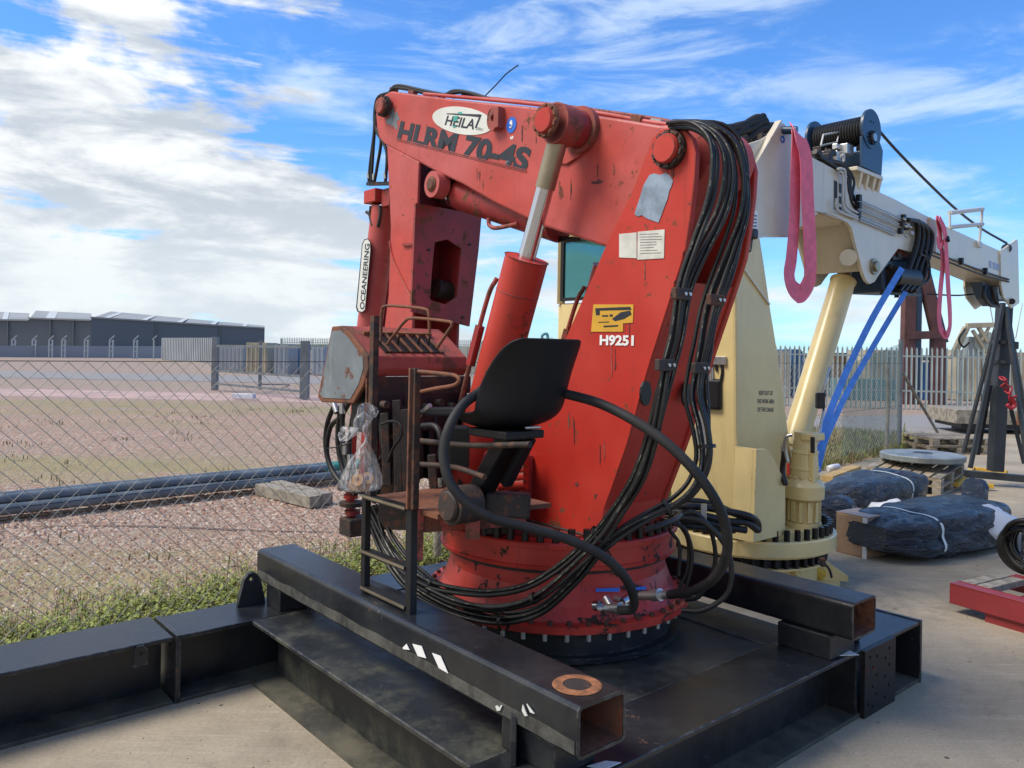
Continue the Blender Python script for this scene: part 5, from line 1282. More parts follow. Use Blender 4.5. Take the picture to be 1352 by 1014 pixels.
# operator's cab on the far side
cc_ = P(830, 390, 7.05)
def cabp(a, b, z): return Vector((cc_.x, cc_.y, 0))+AV*a+BV*b+ZV*z
cab = MB().box(cabp(.05, -.1, 1.72), (.42, .42, .42), AX).build('cab', M['cream'], yc, bevel=.02)
ZT = 2.72
MB().bar(cabp(.05, .0, 1.5), Vector((C1.x, C1.y, 1.5)), .30, .22).build('cab_arm', M['cream'], cab, bevel=.01)
for a, b in ((-.35, .30), (.45, .30), (-.35, -.5), (.45, -.5)): MB().bar(cabp(a, b, 2.14), cabp(a, b, ZT), .07, .07).build('cab_pillar', M['cream'], cab)
MB().box(cabp(.05, -.1, ZT+.05), (.46, .46, .05), AX).build('cab_roof', M['cream'], cab, bevel=.02)
for (a0, b0, a1, b1) in ((-.35, .31, .45, .31), (-.36, -.5, -.36, .30)):
    A_, B_ = cabp(a0, b0, 0), cabp(a1, b1, 0); d = (B_-A_).normalized(); n = d.cross(ZV)
    q = [A_+d*.03+ZV*2.16, B_-d*.03+ZV*2.16, B_-d*.03+ZV*(ZT-.01), A_+d*.03+ZV*(ZT-.01)]
    cen = sum(q, Vector())/4; ins = [cen+(p-cen)*.9 for p in q]
    MB().prism(q, n*.03, [ins]).build('window_frame', M['bolt'], cab)
    MB().prism([p+n*.01 for p in ins], n*.006).build('window_pane', M['glass'], cab)
MB().box(cabp(.15, -.1, 2.3), (.12, .14, .2), AX).build('cab_seat', M['plastic'], cab, bevel=.03)

# ================================================================ SLINGS
def webbing(path, w, nrm, th=.006):
    pts = smooth_path(path, 6); mb = MB(); vs = []; m_ = len(pts)
    for i, p in enumerate(pts):
        t_ = (pts[min(i+1, m_-1)]-pts[max(i-1, 0)]).normalized(); wv = t_.cross(nrm).normalized()
        ww = w[min(int(i/(m_-1)*(len(w)-1)), len(w)-2)] if not callable(w) else w(i/(m_-1))
        if not callable(w):
            f = i/(m_-1)*(len(w)-1); k = min(int(f), len(w)-2); ww = w[k]*(1-(f-k))+w[k+1]*(f-k)
        nn = wv.cross(t_).normalized()
        a, b = wv*ww/2, nn*th/2
        vs += [p-a-b, p+a-b, p+a+b, p-a+b]
    fs = [[i*4+j, i*4+(j+1) % 4, (i+1)*4+(j+1) % 4, (i+1)*4+j] for i in range(m_-1) for j in range(4)]
    fs += [[3,2,1,0], [len(vs)-4, len(vs)-3, len(vs)-2, len(vs)-1]]
    mb.add(vs, fs); mb.edges_ = [[(vs[i*4+a].lerp(vs[i*4+b], g)+(vs[i*4+a]-vs[i*4+(3 if a == 0 else 2)])*.08) for i in range(m_)] for a, b, g in ((0, 1, .12), (0, 1, .5), (0, 1, .88))]
    _b = mb.build
    def build2(name, m, parent):
        o = _b(name, m, parent)
        for e in mb.edges_:
            MB().tube(e, .0022, 4, smooth=False).build('stitching', M['stitch_'+('pink' if m is M['pink'] else 'blue')], o)
        return o
    mb.build = build2
    return mb
M['stitch_pink'] = paint('dark_pink_thread', (.42,.04,.09), .8, bump=0); M['stitch_blue'] = paint('dark_blue_thread', (.03,.10,.36), .8, bump=0)
s1 = thing('lifting_sling', YB(1045,175,.3), 'wide pink webbing sling looped over the pin on the yellow crane boom root', 'sling', 'pink webbing slings hanging from the ivory boom')
def YS(px, o): return [YB(u_, v_, o) for u_, v_ in px]
webbing([YB(1047,168,.30), YB(1051,180,.34), YB(1051,205,.36), YB(1050,240,.36), YB(1049,290,.36), YB(1045,340,.36), YB(1042,362,.37), YB(1046,379,.38), YB(1056,389,.38)], [.08, .12, .13, .135, .135, .14, .14, .13, .14], BV).build('webbing_strand', M['pink'], s1)
webbing([YB(1046,166,.31), YB(1056,182,.40), YB(1064,210,.41), YB(1066,260,.41), YB(1069,310,.41), YB(1070,355,.41), YB(1068,372,.40), YB(1060,386,.39), YB(1052,389,.38)], [.09, .13, .17, .175, .175, .17, .16, .14, .13], BV).build('webbing_strand', M['pink'], s1)
s2 = thing('lifting_sling', YB(1240,290,.3), 'narrow knotted pink webbing sling hanging further out on the ivory boom', 'sling', 'pink webbing slings hanging from the ivory boom')
webbing(YS([(1237,286),(1240,300),(1242,322),(1245,345),(1242,380),(1240,410),(1241,430),(1246,441),(1251,442),(1254,432)], .34), [.06,.09,.08,.08,.09,.09,.085,.08,.07,.07], BV).build('webbing_strand', M['pink'], s2)
webbing(YS([(1240,288),(1247,305),(1249,325),(1250,345),(1252,380),(1254,410),(1254,432),(1250,442)], .37), [.06,.09,.08,.085,.09,.085,.07,.06], BV).build('webbing_strand', M['pink'], s2)
webbing(YS([(1236,287),(1246,300),(1248,315),(1240,326),(1238,312)], .355), [.04,.06,.05,.05,.04], BV).build('webbing_strand', M['pink'], s2)
MB().cyl(YB(1251,313,.37), YB(1252,318,.40), .016, n=10).build('sling_toggle', M['iron'], s2)
s3 = thing('lifting_sling', P(1076, 618, 6.0), 'long blue webbing sling stretched from the boom down to the yellow crane foot', 'sling')
webbing([P(1191,354,7.0), P(1180,372,6.9), P(1152,420,6.7), P(1124,477,6.5), P(1104,523,6.3), P(1083,580,6.05), P(1075,615,5.95)], [.052]*6+[.065], Vector((-.2,-1,0))).build('webbing_strand', M['bluesling'], s3)
webbing([P(1196,385,7.15), P(1175,420,6.95), P(1138,483,6.65), P(1116,523,6.4), P(1090,580,6.15), P(1078,622,6.0)], [.046]*5+[.06], Vector((-.2,-1,0))).build('webbing_strand', M['bluesling'], s3)
# overhead cable & blue tray at the foot
tag(MB().tube([P(1224,388,9), P(1265,390,9.2), P(1305,386,9.4)], .010, 6).build('black_cable', M['rubber'], org=P(1265,390,9.2)), 'thin black cable slung level beneath the ivory boom', 'cable')
fb = MB().box(P(1052, 754, 5.2), (.13, .10, .02), AX).build('blue_tray', M['cont_blue'] if False else paint('bright_blue_plastic', (.03,.25,.55), .5), org=P(1052,754,5.2), bevel=.006)
fb.location.z = .12
tag(fb, 'small bright blue plastic tray at the foot of the yellow crane', 'tray')
ob = MB().prism([G(1064,752,.12)+Vector((0,0,0)), G(1076,752,.12), G(1102,766,.0), G(1086,768,.0)], ZV*.03).build('foot_plate', M['yellowsteel'], yc)
px_tube(yc, 'foot_cable', [(1080,742,5.3),(1088,744,5.3),(1095,752,5.35),(1098,762,5.4)], .009, M['rubber'])
MB().box(P(1086,742,5.3), (.018,.02,.03)).build('foot_valve', M['iron'], yc, bevel=.01)
# ================================================================ THINGS ON THE PAVEMENT, RIGHT
def pallet(base, ang, label, group=None, w=1.0, l=1.2):
    x = Vector((math.cos(ang), math.sin(ang), 0)); y = Vector((-x.y, x.x, 0))
    t_ = thing('timber_pallet', base, label, 'pallet', group); ax = (x, y, ZV)
    for k in (-1, 0, 1): MB().box(base+y*k*(w/2-.05)+ZV*.011, (l/2, .05, .011), ax).build('bottom_board', M['wood'], t_, bevel=.003)
    for k in (-1, 0, 1):
        for j in (-1, 0, 1): MB().box(base+x*k*(l/2-.07)+y*j*(w/2-.05)+ZV*.061, (.07, .05, .039), ax).build('block', M['woodgrey'], t_, bevel=.003)
    for k in (-1, 0, 1): MB().box(base+x*k*(l/2-.07)+ZV*.111, (.07, w/2, .011), ax).build('stringer', M['wood'], t_)
    for k in range(7): MB().box(base+y*(-w/2+.06+k*(w-.12)/6)+ZV*.133, (l/2, .05, .011), ax).build('top_board', M['wood'] if k % 3 else M['woodgrey'], t_, bevel=.003)
    return t_
b0 = G(1268, 601); b0.z = 0
for k in range(2):
    pallet(b0+ZV*(k*.146)+Vector((.02*k, .55, 0)), R(4+k*2), ['lower pallet of the stack of two by the black stand', 'upper pallet of the stack of two by the black stand'][k], 'stacked pallets by the black stand', 1.0, 1.15)
pb = G(1232, 652); p0 = Vector((pb.x+.05, pb.y+.55, 0))
pallet(p0, R(48), 'weathered pallet lying on the ground beneath the grey steel disc', None, .9, 1.15)
# tilted pallet + disc
tp_ = pallet(p0+ZV*.15, R(48), 'upper weathered pallet carrying the large grey steel disc', None, .9, 1.15)
tp_.rotation_euler = (R(5.5), 0, 0)
dc = P(1219, 607, 10.9)
ax = Vector((0, -math.sin(R(11)), math.cos(R(11)))).normalized()
dc = Vector((dc.x-.0, p0.y+.0, .40))
dc.x = ((1219-676)/F)*dc.y*1.0-.0
disc = MB().lathe(dc, [(.0, .04), (.035, .04), (.035, .055), (.12, .055), (.125, .052), (.125, .046), (.47, .046), (.50, .042), (.515, .03), (.515, -.03), (.50, -.04), (.0, -.03)], 72, ax).build('steel_disc', M['plate'], org=dc)
tag(disc, 'large round grey steel disc with a hub lying on pallets', 'steel disc')
MB().lathe(dc, [(.034, .056), (.0, .045)], 24, ax).add([], []).build('hub_bore', M['bolt'], disc) if False else None
hb = MB().lathe(dc, [(.001, .0565), (.045, .0565)], 24, ax).build('hub_bore', M['bolt'], disc)
hr = MB().lathe(dc, [(.046, .0565), (.12, .0563)], 32, ax).build('hub_ring', M['iron'], disc)
# yellow steel frame pieces
yf_ = thing('yellow_lifting_tackle', G(1150, 662), 'yellow steel lifting frame lying partly under the pallet', 'steel frame')
for a, b in (((1150,655,.1),(1190,632,.1)), ((1150,655,.1),(1185,652,.1)), ((1160,648,.16),(1168,640,.16)), ((1185,652,.1),(1215,640,.1))):
    MB().bar(G(*a), G(*b), .07, .07).build('frame_bar', M['yellowsteel'], yf_, bevel=.006)
yf2 = thing('yellow_outrigger', G(1290, 625), 'yellow steel bars joined to the foot of the black stand', 'steel frame')
for a, b in (((1262,640,.08),(1285,618,.08)), ((1285,619,.08),(1330,624,.08)), ((1285,640,.06),(1312,642,.06))):
    MB().bar(G(*a), G(*b), .07, .06).build('frame_bar', M['yellowsteel'], yf2, bevel=.006)
tag(MB().bar(G(1092,632,.04), G(1130,618,.04), .16, .08).build('timber_baulk', M['yellowsteel'] if False else paint('new_pine', (.45,.30,.12), .7, streak=.2, sc=(.3,.2,.1)), org=G(1105,628), bevel=.006), 'pale yellow timber board behind the black wrapped bundle', 'timber')
tag(MB().tube([G(1093,619,.05), G(1100,617,.07), G(1106,616,.05)], lambda f: .045, 10).build('white_bottle', M['white'], org=G(1098,618)), 'small crumpled white bottle lying in the weeds', 'bottle')
# black rag on the ground
# wrapped bundles
def bundle_wrap(name, axis_pts, radii, label, flat=.62, m=M['film'], bands=(), seed=0, straps=M['decal'], n=44):
    pts = smooth_path(axis_pts, 8); m_ = len(pts); vs = []
    for i, p in enumerate(pts):
        f = i/(m_-1); k = min(int(f*(len(radii)-1)), len(radii)-2); g = f*(len(radii)-1)-k; r_ = radii[k]*(1-g)+radii[k+1]*g
        for b in bands: r_ *= 1-.10*math.exp(-((f-b)*26)**2)
        t_ = (pts[min(i+1, m_-1)]-pts[max(i-1, 0)]); t_.z = 0; t_.normalize(); x = Vector((t_.y, -t_.x, 0))
        for j in range(n):
            q = 2*math.pi*j/n
            near_b = sum(math.exp(-abs(f-b)*9) for b in bands)
            cy, sy = math.cos(q), math.sin(q)
            cr_ = mnoise.noise(Vector((f*3.5+seed, cy*1.2, sy*1.2)))*.13
            cr_ += .09*mnoise.noise(Vector((f*6+seed, cy*2.2+f*3, sy*2.2)))
            cr_ -= .035*(1+near_b)*(1-min(1, abs(mnoise.noise(Vector((f*3+seed+q*.8, cy*5, sy*5))))*5))
            cr_ -= .018*(1+near_b)*(1-min(1, abs(mnoise.noise(Vector((f*5+seed-q, cy*12, sy*12))))*4))
            sq = (abs(math.cos(q))**4.4+abs(math.sin(q))**4.4)**(-1/4.4)
            rr = r_*(1+cr_)*sq
            v = p+x*math.cos(q)*rr+ZV*math.sin(q)*rr*flat
            v += Vector((random.gauss(0, .0025), random.gauss(0, .0025), random.gauss(0, .0025)))
            if v.z < .012: v.z = .012
            vs.append(v)
    tf = []
    for i in range(m_-1):
        for j in range(n):
            a, b, c, d = i*n+j, i*n+(j+1) % n, (i+1)*n+(j+1) % n, (i+1)*n+j
            tf += [[a, b, c], [a, c, d]] if random.random() < .5 else [[a, b, d], [b, c, d]]
    mb = MB().add(vs, tf, True)
    mb.add(vs[:n], [list(range(n))[::-1]]); mb.add(vs[-n:], [list(range(n))])
    base = Vector(axis_pts[0]); base.z = 0
    o = mb.build(name, m, org=base); 
    for b in bands:
        i = int(b*(m_-1)); loop = [vs[i*n+j] for j in range(n)]; cpt = pts[i]
        for _ in range(2): loop = [(loop[j-1]+loop[j]*2+loop[(j+1) % n])/4 for j in range(n)]
        lp = [cpt+(v-cpt)*1.035+ZV*.004 for v in loop]; t_ = (pts[min(i+1, m_-1)]-pts[i-1]).normalized()*.017
        a = [v-t_ for v in lp]; c_ = [v+t_ for v in lp]
        MB().add(a+c_, [[j, (j+1) % n, (j+1) % n+n, j+n] for j in range(n)], True).build('strap', straps, o)
    return tag(o, label, 'wrapped bundle', 'bundles wrapped in black film on the pavement')
A1_ = [P(1090,662,8.0), P(1112,656,8.1), P(1140,649,8.3), P(1168,645,8.6), P(1190,640,8.9), P(1203,640,9.1)]
for p in A1_: p.z = .22
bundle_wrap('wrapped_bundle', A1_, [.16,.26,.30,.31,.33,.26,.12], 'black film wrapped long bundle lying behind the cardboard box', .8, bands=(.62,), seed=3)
A2_ = [P(1143,712,6.7), P(1165,706,6.8), P(1195,700,6.95), P(1225,692,7.15), P(1258,684,7.4), P(1285,678,7.7), P(1300,672,7.9)]
for i, p in enumerate(A2_): p.z = .20
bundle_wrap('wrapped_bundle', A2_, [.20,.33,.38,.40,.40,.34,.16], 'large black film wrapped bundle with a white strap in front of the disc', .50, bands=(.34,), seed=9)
A3_ = [P(1238,716,7.0), P(1262,706,7.2), P(1295,700,7.5), P(1322,698,7.8)]
for p in A3_: p.z = .10
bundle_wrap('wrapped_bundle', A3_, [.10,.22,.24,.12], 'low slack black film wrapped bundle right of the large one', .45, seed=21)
A4_ = [P(1282,650,8.2), P(1288,640,8.4), P(1290,632,8.5)]
A4_ = [Vector((p.x, p.y, z)) for p, z in zip(A4_, (.18, .30, .36))]
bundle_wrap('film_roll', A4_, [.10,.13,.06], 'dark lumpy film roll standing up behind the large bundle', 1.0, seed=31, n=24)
A5_ = [P(1088,700,7.3), P(1100,690,7.5), P(1112,678,7.8)]
for p in A5_: p.z = .2
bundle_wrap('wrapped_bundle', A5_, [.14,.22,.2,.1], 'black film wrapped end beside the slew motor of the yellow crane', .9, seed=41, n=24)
def blob(name, c, sx_, sy_, sz_, m, label, cat, seed, amp=.25):
    vs = []; n, r_ = 24, 12
    for i in range(r_+1):
        ph = math.pi*i/r_
        for j in range(n):
            q = 2*math.pi*j/n; d = Vector((math.sin(ph)*math.cos(q), math.sin(ph)*math.sin(q), math.cos(ph)))
            k = 1+amp*mnoise.noise(d*2.2+Vector((seed, 0, 0)))+amp*.4*mnoise.noise(d*6+Vector((seed, 5, 0)))
            v = c+Vector((d.x*sx_, d.y*sy_, d.z*sz_))*k
            if v.z < .01: v.z = .01
            vs.append(v)
    o = MB().add(vs, [[i*n+j, i*n+(j+1) % n, (i+1)*n+(j+1) % n, (i+1)*n+j] for i in range(r_) for j in range(n)], True).build(name, m, org=Vector((c.x, c.y, 0)))
    return tag(o, label, cat)
c = P(1296, 694, 7.25); blob('white_sheet', Vector((c.x, c.y, .20)), .30, .24, .17, M['whitebag'], 'bulging white sheet showing between the black wrappings on the right', 'sheet', 3)
c = P(1178, 672, 7.75); blob('white_sheet', Vector((c.x, c.y, .15)), .24, .2, .16, M['whitebag'], 'white sheet showing between the two black bundles', 'sheet', 8)
c = P(1140, 668, 7.7); blob('white_sheet', Vector((c.x, c.y, .1)), .2, .12, .10, M['card'], 'crumpled brown plastic on top of the cardboard box', 'sheet', 12)
# cardboard box
cb = thing('cardboard_box', G(1122, 738), 'brown cardboard box wrapped in clear film beside the black bundles', 'box')
q0 = G(1103, 728); q1 = G(1143, 738)
x = (q1-q0).normalized(); y = Vector((-x.y, x.x, 0)); w_ = (q1-q0).length
MB().box((q0+q1)/2+y*.17+ZV*.17, (w_/2, .17, .17), (x, y, ZV)).build('carton', M['card'], cb, bevel=.008)
MB().box((q0+q1)/2+y*.17+ZV*.345, (w_/2+.01, .16, .006), (x, y, ZV)).build('lid_flap', M['card'], cb)
MB().box(q1+y*.0-x*.012+ZV*.17, (.018, .006, .172), (x, y, ZV)).build('edge_tape', M['whitebag'], cb)
# red steel frame with a coil of hose
rf_ = thing('red_steel_frame', G(1258, 800), 'red painted steel frame lying on the pavement at the right edge', 'steel frame')
def rhs(a, b, w, h, name='frame_beam', m=M['redframe'], hollow=True):
    a, b = Vector(a), Vector(b); d = (b-a).normalized(); x = d.cross(ZV).normalized(); z = ZV
    def rc_(s): return [a+x*sx_*w/2*s+z*sz_*h/2*(s if s == 1 else (h-.02)/h) for sx_, sz_ in ((-1,-1),(1,-1),(1,1),(-1,1))]
    k = (w-.02)/w; hl = [a+x*sx_*(w/2-.008)+z*sz_*(h/2-.008) for sx_, sz_ in ((-1,-1),(1,-1),(1,1),(-1,1))]
    return MB().prism(rc_(1), b-a, [hl]).build(name, m, rf_, bevel=.004)
f0 = G(1260, 797, .05); f0.z = .13
dirf = (G(1352, 826, .05)-G(1262, 800, .05)); dirf.z = 0; dirf.normalize()
f1 = f0+dirf*1.6
rhs(f0, f1, .10, .13)
px_n = Vector((-dirf.y, dirf.x, 0))
if px_n.y < 0: px_n = -px_n
g0 = f0+px_n*.62+dirf*.05
rhs(g0, g0+dirf*1.6, .09, .09)
rhs(f0+dirf*.30-ZV*.04+px_n*.06, f0+dirf*.30-ZV*.04+px_n*.57, .09, .06)
MB().bar(f0+dirf*.22-ZV*.085+px_n*.0, f0+dirf*1.6-ZV*.085, .06, .09).build('frame_beam', M['redframe'], rf_)
for k in range(2):
    s_ = f0+dirf*(.02+k*.10)+px_n*.06+ZV*.03
    o = MB().bar(s_, s_+px_n*.5, .085, .045).build('wood_offcut', M['woodgrey'], org=s_, bevel=.004); tag(o, ['grey timber slat at the outer end of the red frame', 'second grey timber slat across the red frame'][k], 'timber', 'timber slats on the red frame')
hc = P(1357, 722, 5.9)
coil = thing('hose_coil', hc, 'coil of black hose standing on the red steel frame at the right edge', 'hose coil')
for k in range(8):
    c = hc+dirf*(.03*math.sin(k*2.0))-px_n*(.02*k-.08)+ZV*.03*math.cos(k*1.7); rr = .155+.02*math.sin(k*3)
    pts = [c+dirf*math.cos(a*.5236)*rr+ZV*math.sin(a*.5236)*rr*1.05+px_n*.02*math.sin(a+k) for a in range(13)]
    MB().tube(pts, .020, 8).build('hose_turn', M['rubber'], coil)
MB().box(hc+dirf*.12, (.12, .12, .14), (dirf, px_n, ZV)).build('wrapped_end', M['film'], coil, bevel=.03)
# black stand
bs_ = thing('black_stand', G(1312, 628), 'tall black tripod stand of steel legs supporting the ivory boom tip', 'stand')
def bpx(name, a, b, w, m=M['navy']): return MB().bar(P(*a), P(*b), w, w).build(name, m, bs_)
M['blacksteel'] = paint('black_stand_paint', (.022,.028,.036), .45, var=.3, dust=.2, dc=(.06,.065,.07))
for a, b, w in (((1323,400,11.0),(1272,598,11.6),.04), ((1325,400,10.6),(1281,618,10.6),.045), ((1326,405,10.7),(1314,622,10.7),.15), ((1328,405,10.6),(1358,625,10.3),.045), ((1330,410,11.2),(1362,590,11.6),.04), ((1307,508,10.7),(1290,600,10.9),.05), ((1330,520,10.8),(1352,612,10.7),.05), ((1330,470,10.7),(1338,480,10.7),.05)):
    bpx('stand_leg', a, b, w, M['blacksteel'])
MB().bar(P(1262,624,10.9)*1.0, P(1375,634,10.5), .10, .09).build('stand_base', M['blacksteel'], bs_)
for z_, v_ in ((0, 452), (0, 478)):
    c = P(1323, v_, 10.7); MB().cyl(c-ZV*.02, c+ZV*.025, .12, n=16).build('stand_collar', M['blacksteel'], bs_)
c = P(1334, 456, 10.7); MB().box(c, (.08,.06,.05)).build('stand_collar', M['blacksteel'], bs_, bevel=.01)
c = P(1325, 386, 10.6); MB().box(c, (.07,.07,.10)).build('stand_head', M['blacksteel'], bs_, bevel=.02)
for a, b in (((1306,398,10.9),(1316,452,10.8)), ((1318,398,10.9),(1323,452,10.8)), ((1350,400,10.9),(1341,447,10.8))):
    MB().cyl(P(*a), P(*b), .006, n=6).build('stay_wire', M['wire'], bs_)
ck = thing('red_chain_hook', P(1332, 520, 10.4), 'red chain and hook hanging on the black stand', 'chain hook')
for k in range(9):
    c = P(1324+k*1.6+2*math.sin(k*2), 500+k*3.6, 10.35); ax = Vector((math.sin(k*1.3), -.5, math.cos(k*1.3))).normalized(); x, y = frame_for(ax)
    MB().tube([c+x*math.cos(a*.785)*.032+y*math.sin(a*.785)*.05 for a in range(9)], .012, 6).build('chain_link', paint('red_chain', (.35,.02,.03), .45) if k == 0 else bpy.data.materials['red_chain'], ck)
MB().tube([P(1334,525,10.35), P(1340,534,10.35), P(1335,539,10.35), P(1330,534,10.35)], .025, 8).build('hook', bpy.data.materials['red_chain'], ck)
# flat load of boards on dark bearers beyond the gate
tl = thing('board_stack', G(1300, 572), 'long grey board stack on dark bearers behind the black stand', 'board stack')
a = G(1262, 572); b = a+Vector((4.2, -.4, 0)); mid = (a+b)/2
xd = (b-a).normalized(); yd = Vector((-xd.y, xd.x, 0))
MB().box(mid+yd*.8+ZV*.38, (2.1, .8, .16), (xd, yd, ZV)).build('board_layer', M['woodgrey'], tl, bevel=.01)
MB().box(mid+yd*.8+ZV*.17, (1.95, .7, .05), (xd, yd, ZV)).build('bearer', M['bolt'], tl)
for k in (-1.5, .0, 1.5): MB().box(mid+yd*.8+xd*k+ZV*.06, (.1, .6, .06), (xd, yd, ZV)).build('bearer', M['bolt'], tl)
MB().box(mid-yd*.01-xd*.75+ZV*.38, (.04, .01, .16), (xd, yd, ZV)).build('orange_strap', M['rust_orange'], tl)

# ================================================================ BACKGROUND RIGHT: palisade, yard
def palisade(name, a, b, h, pitch, label, m=M['fencegrey'], rails=(.3, .85), w=.068):
    a, b = Vector((a[0], a[1], -.03)), Vector((b[0], b[1], -.03)); d = (b-a).normalized(); n = Vector((-d.y, d.x, 0)); L_ = (b-a).length
    f = thing(name, a, label, 'fence'); mb = MB(); k = 0
    while k*pitch < L_:
        p = a+d*k*pitch; x = d*w/2; hh = h*(1+.004*math.sin(k*1.7)); t_ = n*.012
        vs = []
        for s_ in (-1, 0, 1):
            o_ = x*s_*1.0+(n*.014 if s_ == 0 else Vector())
            top = hh if s_ == 0 else hh-.09
            vs += [p+o_, p+o_+ZV*top]
        mb.add(vs+[v+n*.004 for v in vs], [[0,2,3,1],[2,4,5,3],[6,7,9,8],[8,9,11,10],[0,1,7,6],[4,10,11,5],[1,3,9,7],[3,5,11,9]]); k += 1
    mb.build('pales', m, f)
    for r_ in rails: MB().bar(a+ZV*h*r_+n*.03, b+ZV*h*r_+n*.03, .05, .05).build('rail', m, f)
    for k in range(int(L_/2.75)+1):
        p = a+d*k*2.75+n*.08; MB().bar(p, p+ZV*h*.95, .1, .06, d).build('post', m, f)
    return f
palisade('palisade_fence', (1.5, 29.6), (19.5, 25.2), 2.12, .155, 'grey galvanised palisade fence across the road at the right')
palisade('palisade_fence', (1.5, 29.8), (-2.0, 54), 2.3, .155, 'grey palisade fence side running away from the road')
palisade('palisade_fence', (-17.5, 60), (-2.0, 54), 2.5, .155, 'distant grey palisade fence behind the red crane', w=.08)
tag(MB().tube([Vector((3.0,24.6,0)), Vector((3.0,24.6,0))], .01, 6, smooth=False).build('x', M['bolt']), kind='structure') if False else None
bf = thing('brown_steel_frame', Vector((14.5, 29.5, 0)), 'tall red brown steel A frame standing behind the palisade', 'steel frame')
def fpx(name, a, b, w, h, m=M['brownsteel']): return MB().bar(P(*a), P(*b), w, h, Vector((0,1,0))).build(name, m, bf, bevel=.01)
fpx('steel_column', (1196,540,30), (1201,345,30), .42, .35); fpx('column_flange', (1207,540,30.2), (1211,345,30.2), .20, .5, M['navy'])
fpx('steel_column', (1236,540,30), (1238,445,30), .45, .35); fpx('diagonal_brace', (1216,350,30), (1240,452,30), .40, .3)
fpx('column_flange', (1244,540,30.2), (1244,450,30.2), .10, .4, M['navy']); fpx('column_flange', (1221,350,30.3), (1247,452,30.3), .12, .4, M['navy'])
fpx('cross_beam', (1197,443,29.9), (1240,442,29.9), .30, .26)
# yard things
def container(px0, px1, vtop, Y, dep, m, label, cat='container', name='storage_container', zb=0.):
    x0 = P(px0, 470, Y).x; x1 = P(px1, 470, Y).x; zt = P(px0, vtop, Y).z
    t_ = thing(name, Vector(((x0+x1)/2, Y+dep/2, zb)), label, cat)
    MB().box(Vector(((x0+x1)/2, Y+dep/2, (zt+zb)/2)), ((x1-x0)/2, dep/2, (zt-zb)/2)).build('body', m, t_)
    mb = MB(); k = x0+.1
    while k < x1: mb.box(Vector((k, Y-.02, (zt+zb)/2)), (.05, .02, (zt-zb)/2-.08)); k += .28
    mb.build('ribs', m, t_); return t_
container(1022, 1042, 463, 33, 2.4, M['cont_cream'], 'cream container at the left behind the right palisade')
container(1046, 1058, 461, 34, 2.4, M['cont_blue'], 'narrow blue container behind the right palisade')
container(1062, 1100, 476, 35, 2.4, M['postgrey'], 'low dark grey skip behind the right palisade', 'skip')
container(1150, 1192, 462, 34, 2.4, M['cont_cream'], 'wide cream container left of the brown steel frame')
container(1112, 1184, 500, 32, 1.2, M['cont_teal'], 'low teal tank in front of the cream container')
container(1268, 1296, 462, 33, 2, M['cont_cream'], 'stack of cream boards below the folded cream crane', 'board stack', 'board_stack')
container(1298, 1325, 470, 33.5, 2, M['cont_brown'], 'brown timber crate right of the cream boards', 'crate', 'timber_crate')
container(1330, 1372, 465, 34, 2, M['cont_cream'], 'cream container at the right edge behind the palisade')
container(1205, 1228, 478, 33, 2, M['cont_blue'], 'blue drum rack seen between the legs of the brown frame', 'rack', 'drum_rack')
container(1100, 1150, 470, 37, 2, M['cont_brown'], 'brown timber crate behind the teal tank', 'crate', 'timber_crate')
fcx = thing('folded_crane', P(1290, 470, 31), 'small cream folded crane rising above the palisade', 'crane')
for a, b, w in (((1258,470,31),(1276,432,31),.22), ((1253,474,31),(1272,436,31),.10), ((1276,430,31),(1311,429,31),.20), ((1292,432,31),(1304,452,31),.14), ((1284,436,31),(1303,466,31),.12), ((1306,432,31),(1296,450,31),.10)):
    MB().bar(P(*a), P(*b), w, w).build('arm', M['cont_cream'], fcx, bevel=.02)
MB().cyl(P(1302,452,31), P(1302,452,31.5), .42, n=20).build('drum', M['fencegrey'], fcx)
MB().box(P(1286,458,31.4), (.35,.2,.4)).build('counterweight', M['fencegrey'], fcx, bevel=.03)
px_tube(fcx, 'hose_loop', [(1274,434,30.9),(1266,448,30.9),(1272,458,30.9),(1280,452,30.9)], .04, M['rubber'])
# things glimpsed behind, centre
tag(MB().tube([P(716,452,50), P(716,443,50), P(722,441,50), P(724,450,50)], .10, 6).build('davit', M['cont_teal'], org=P(716,455,50)), 'thin teal davit on the skyline behind the black seat', 'davit')
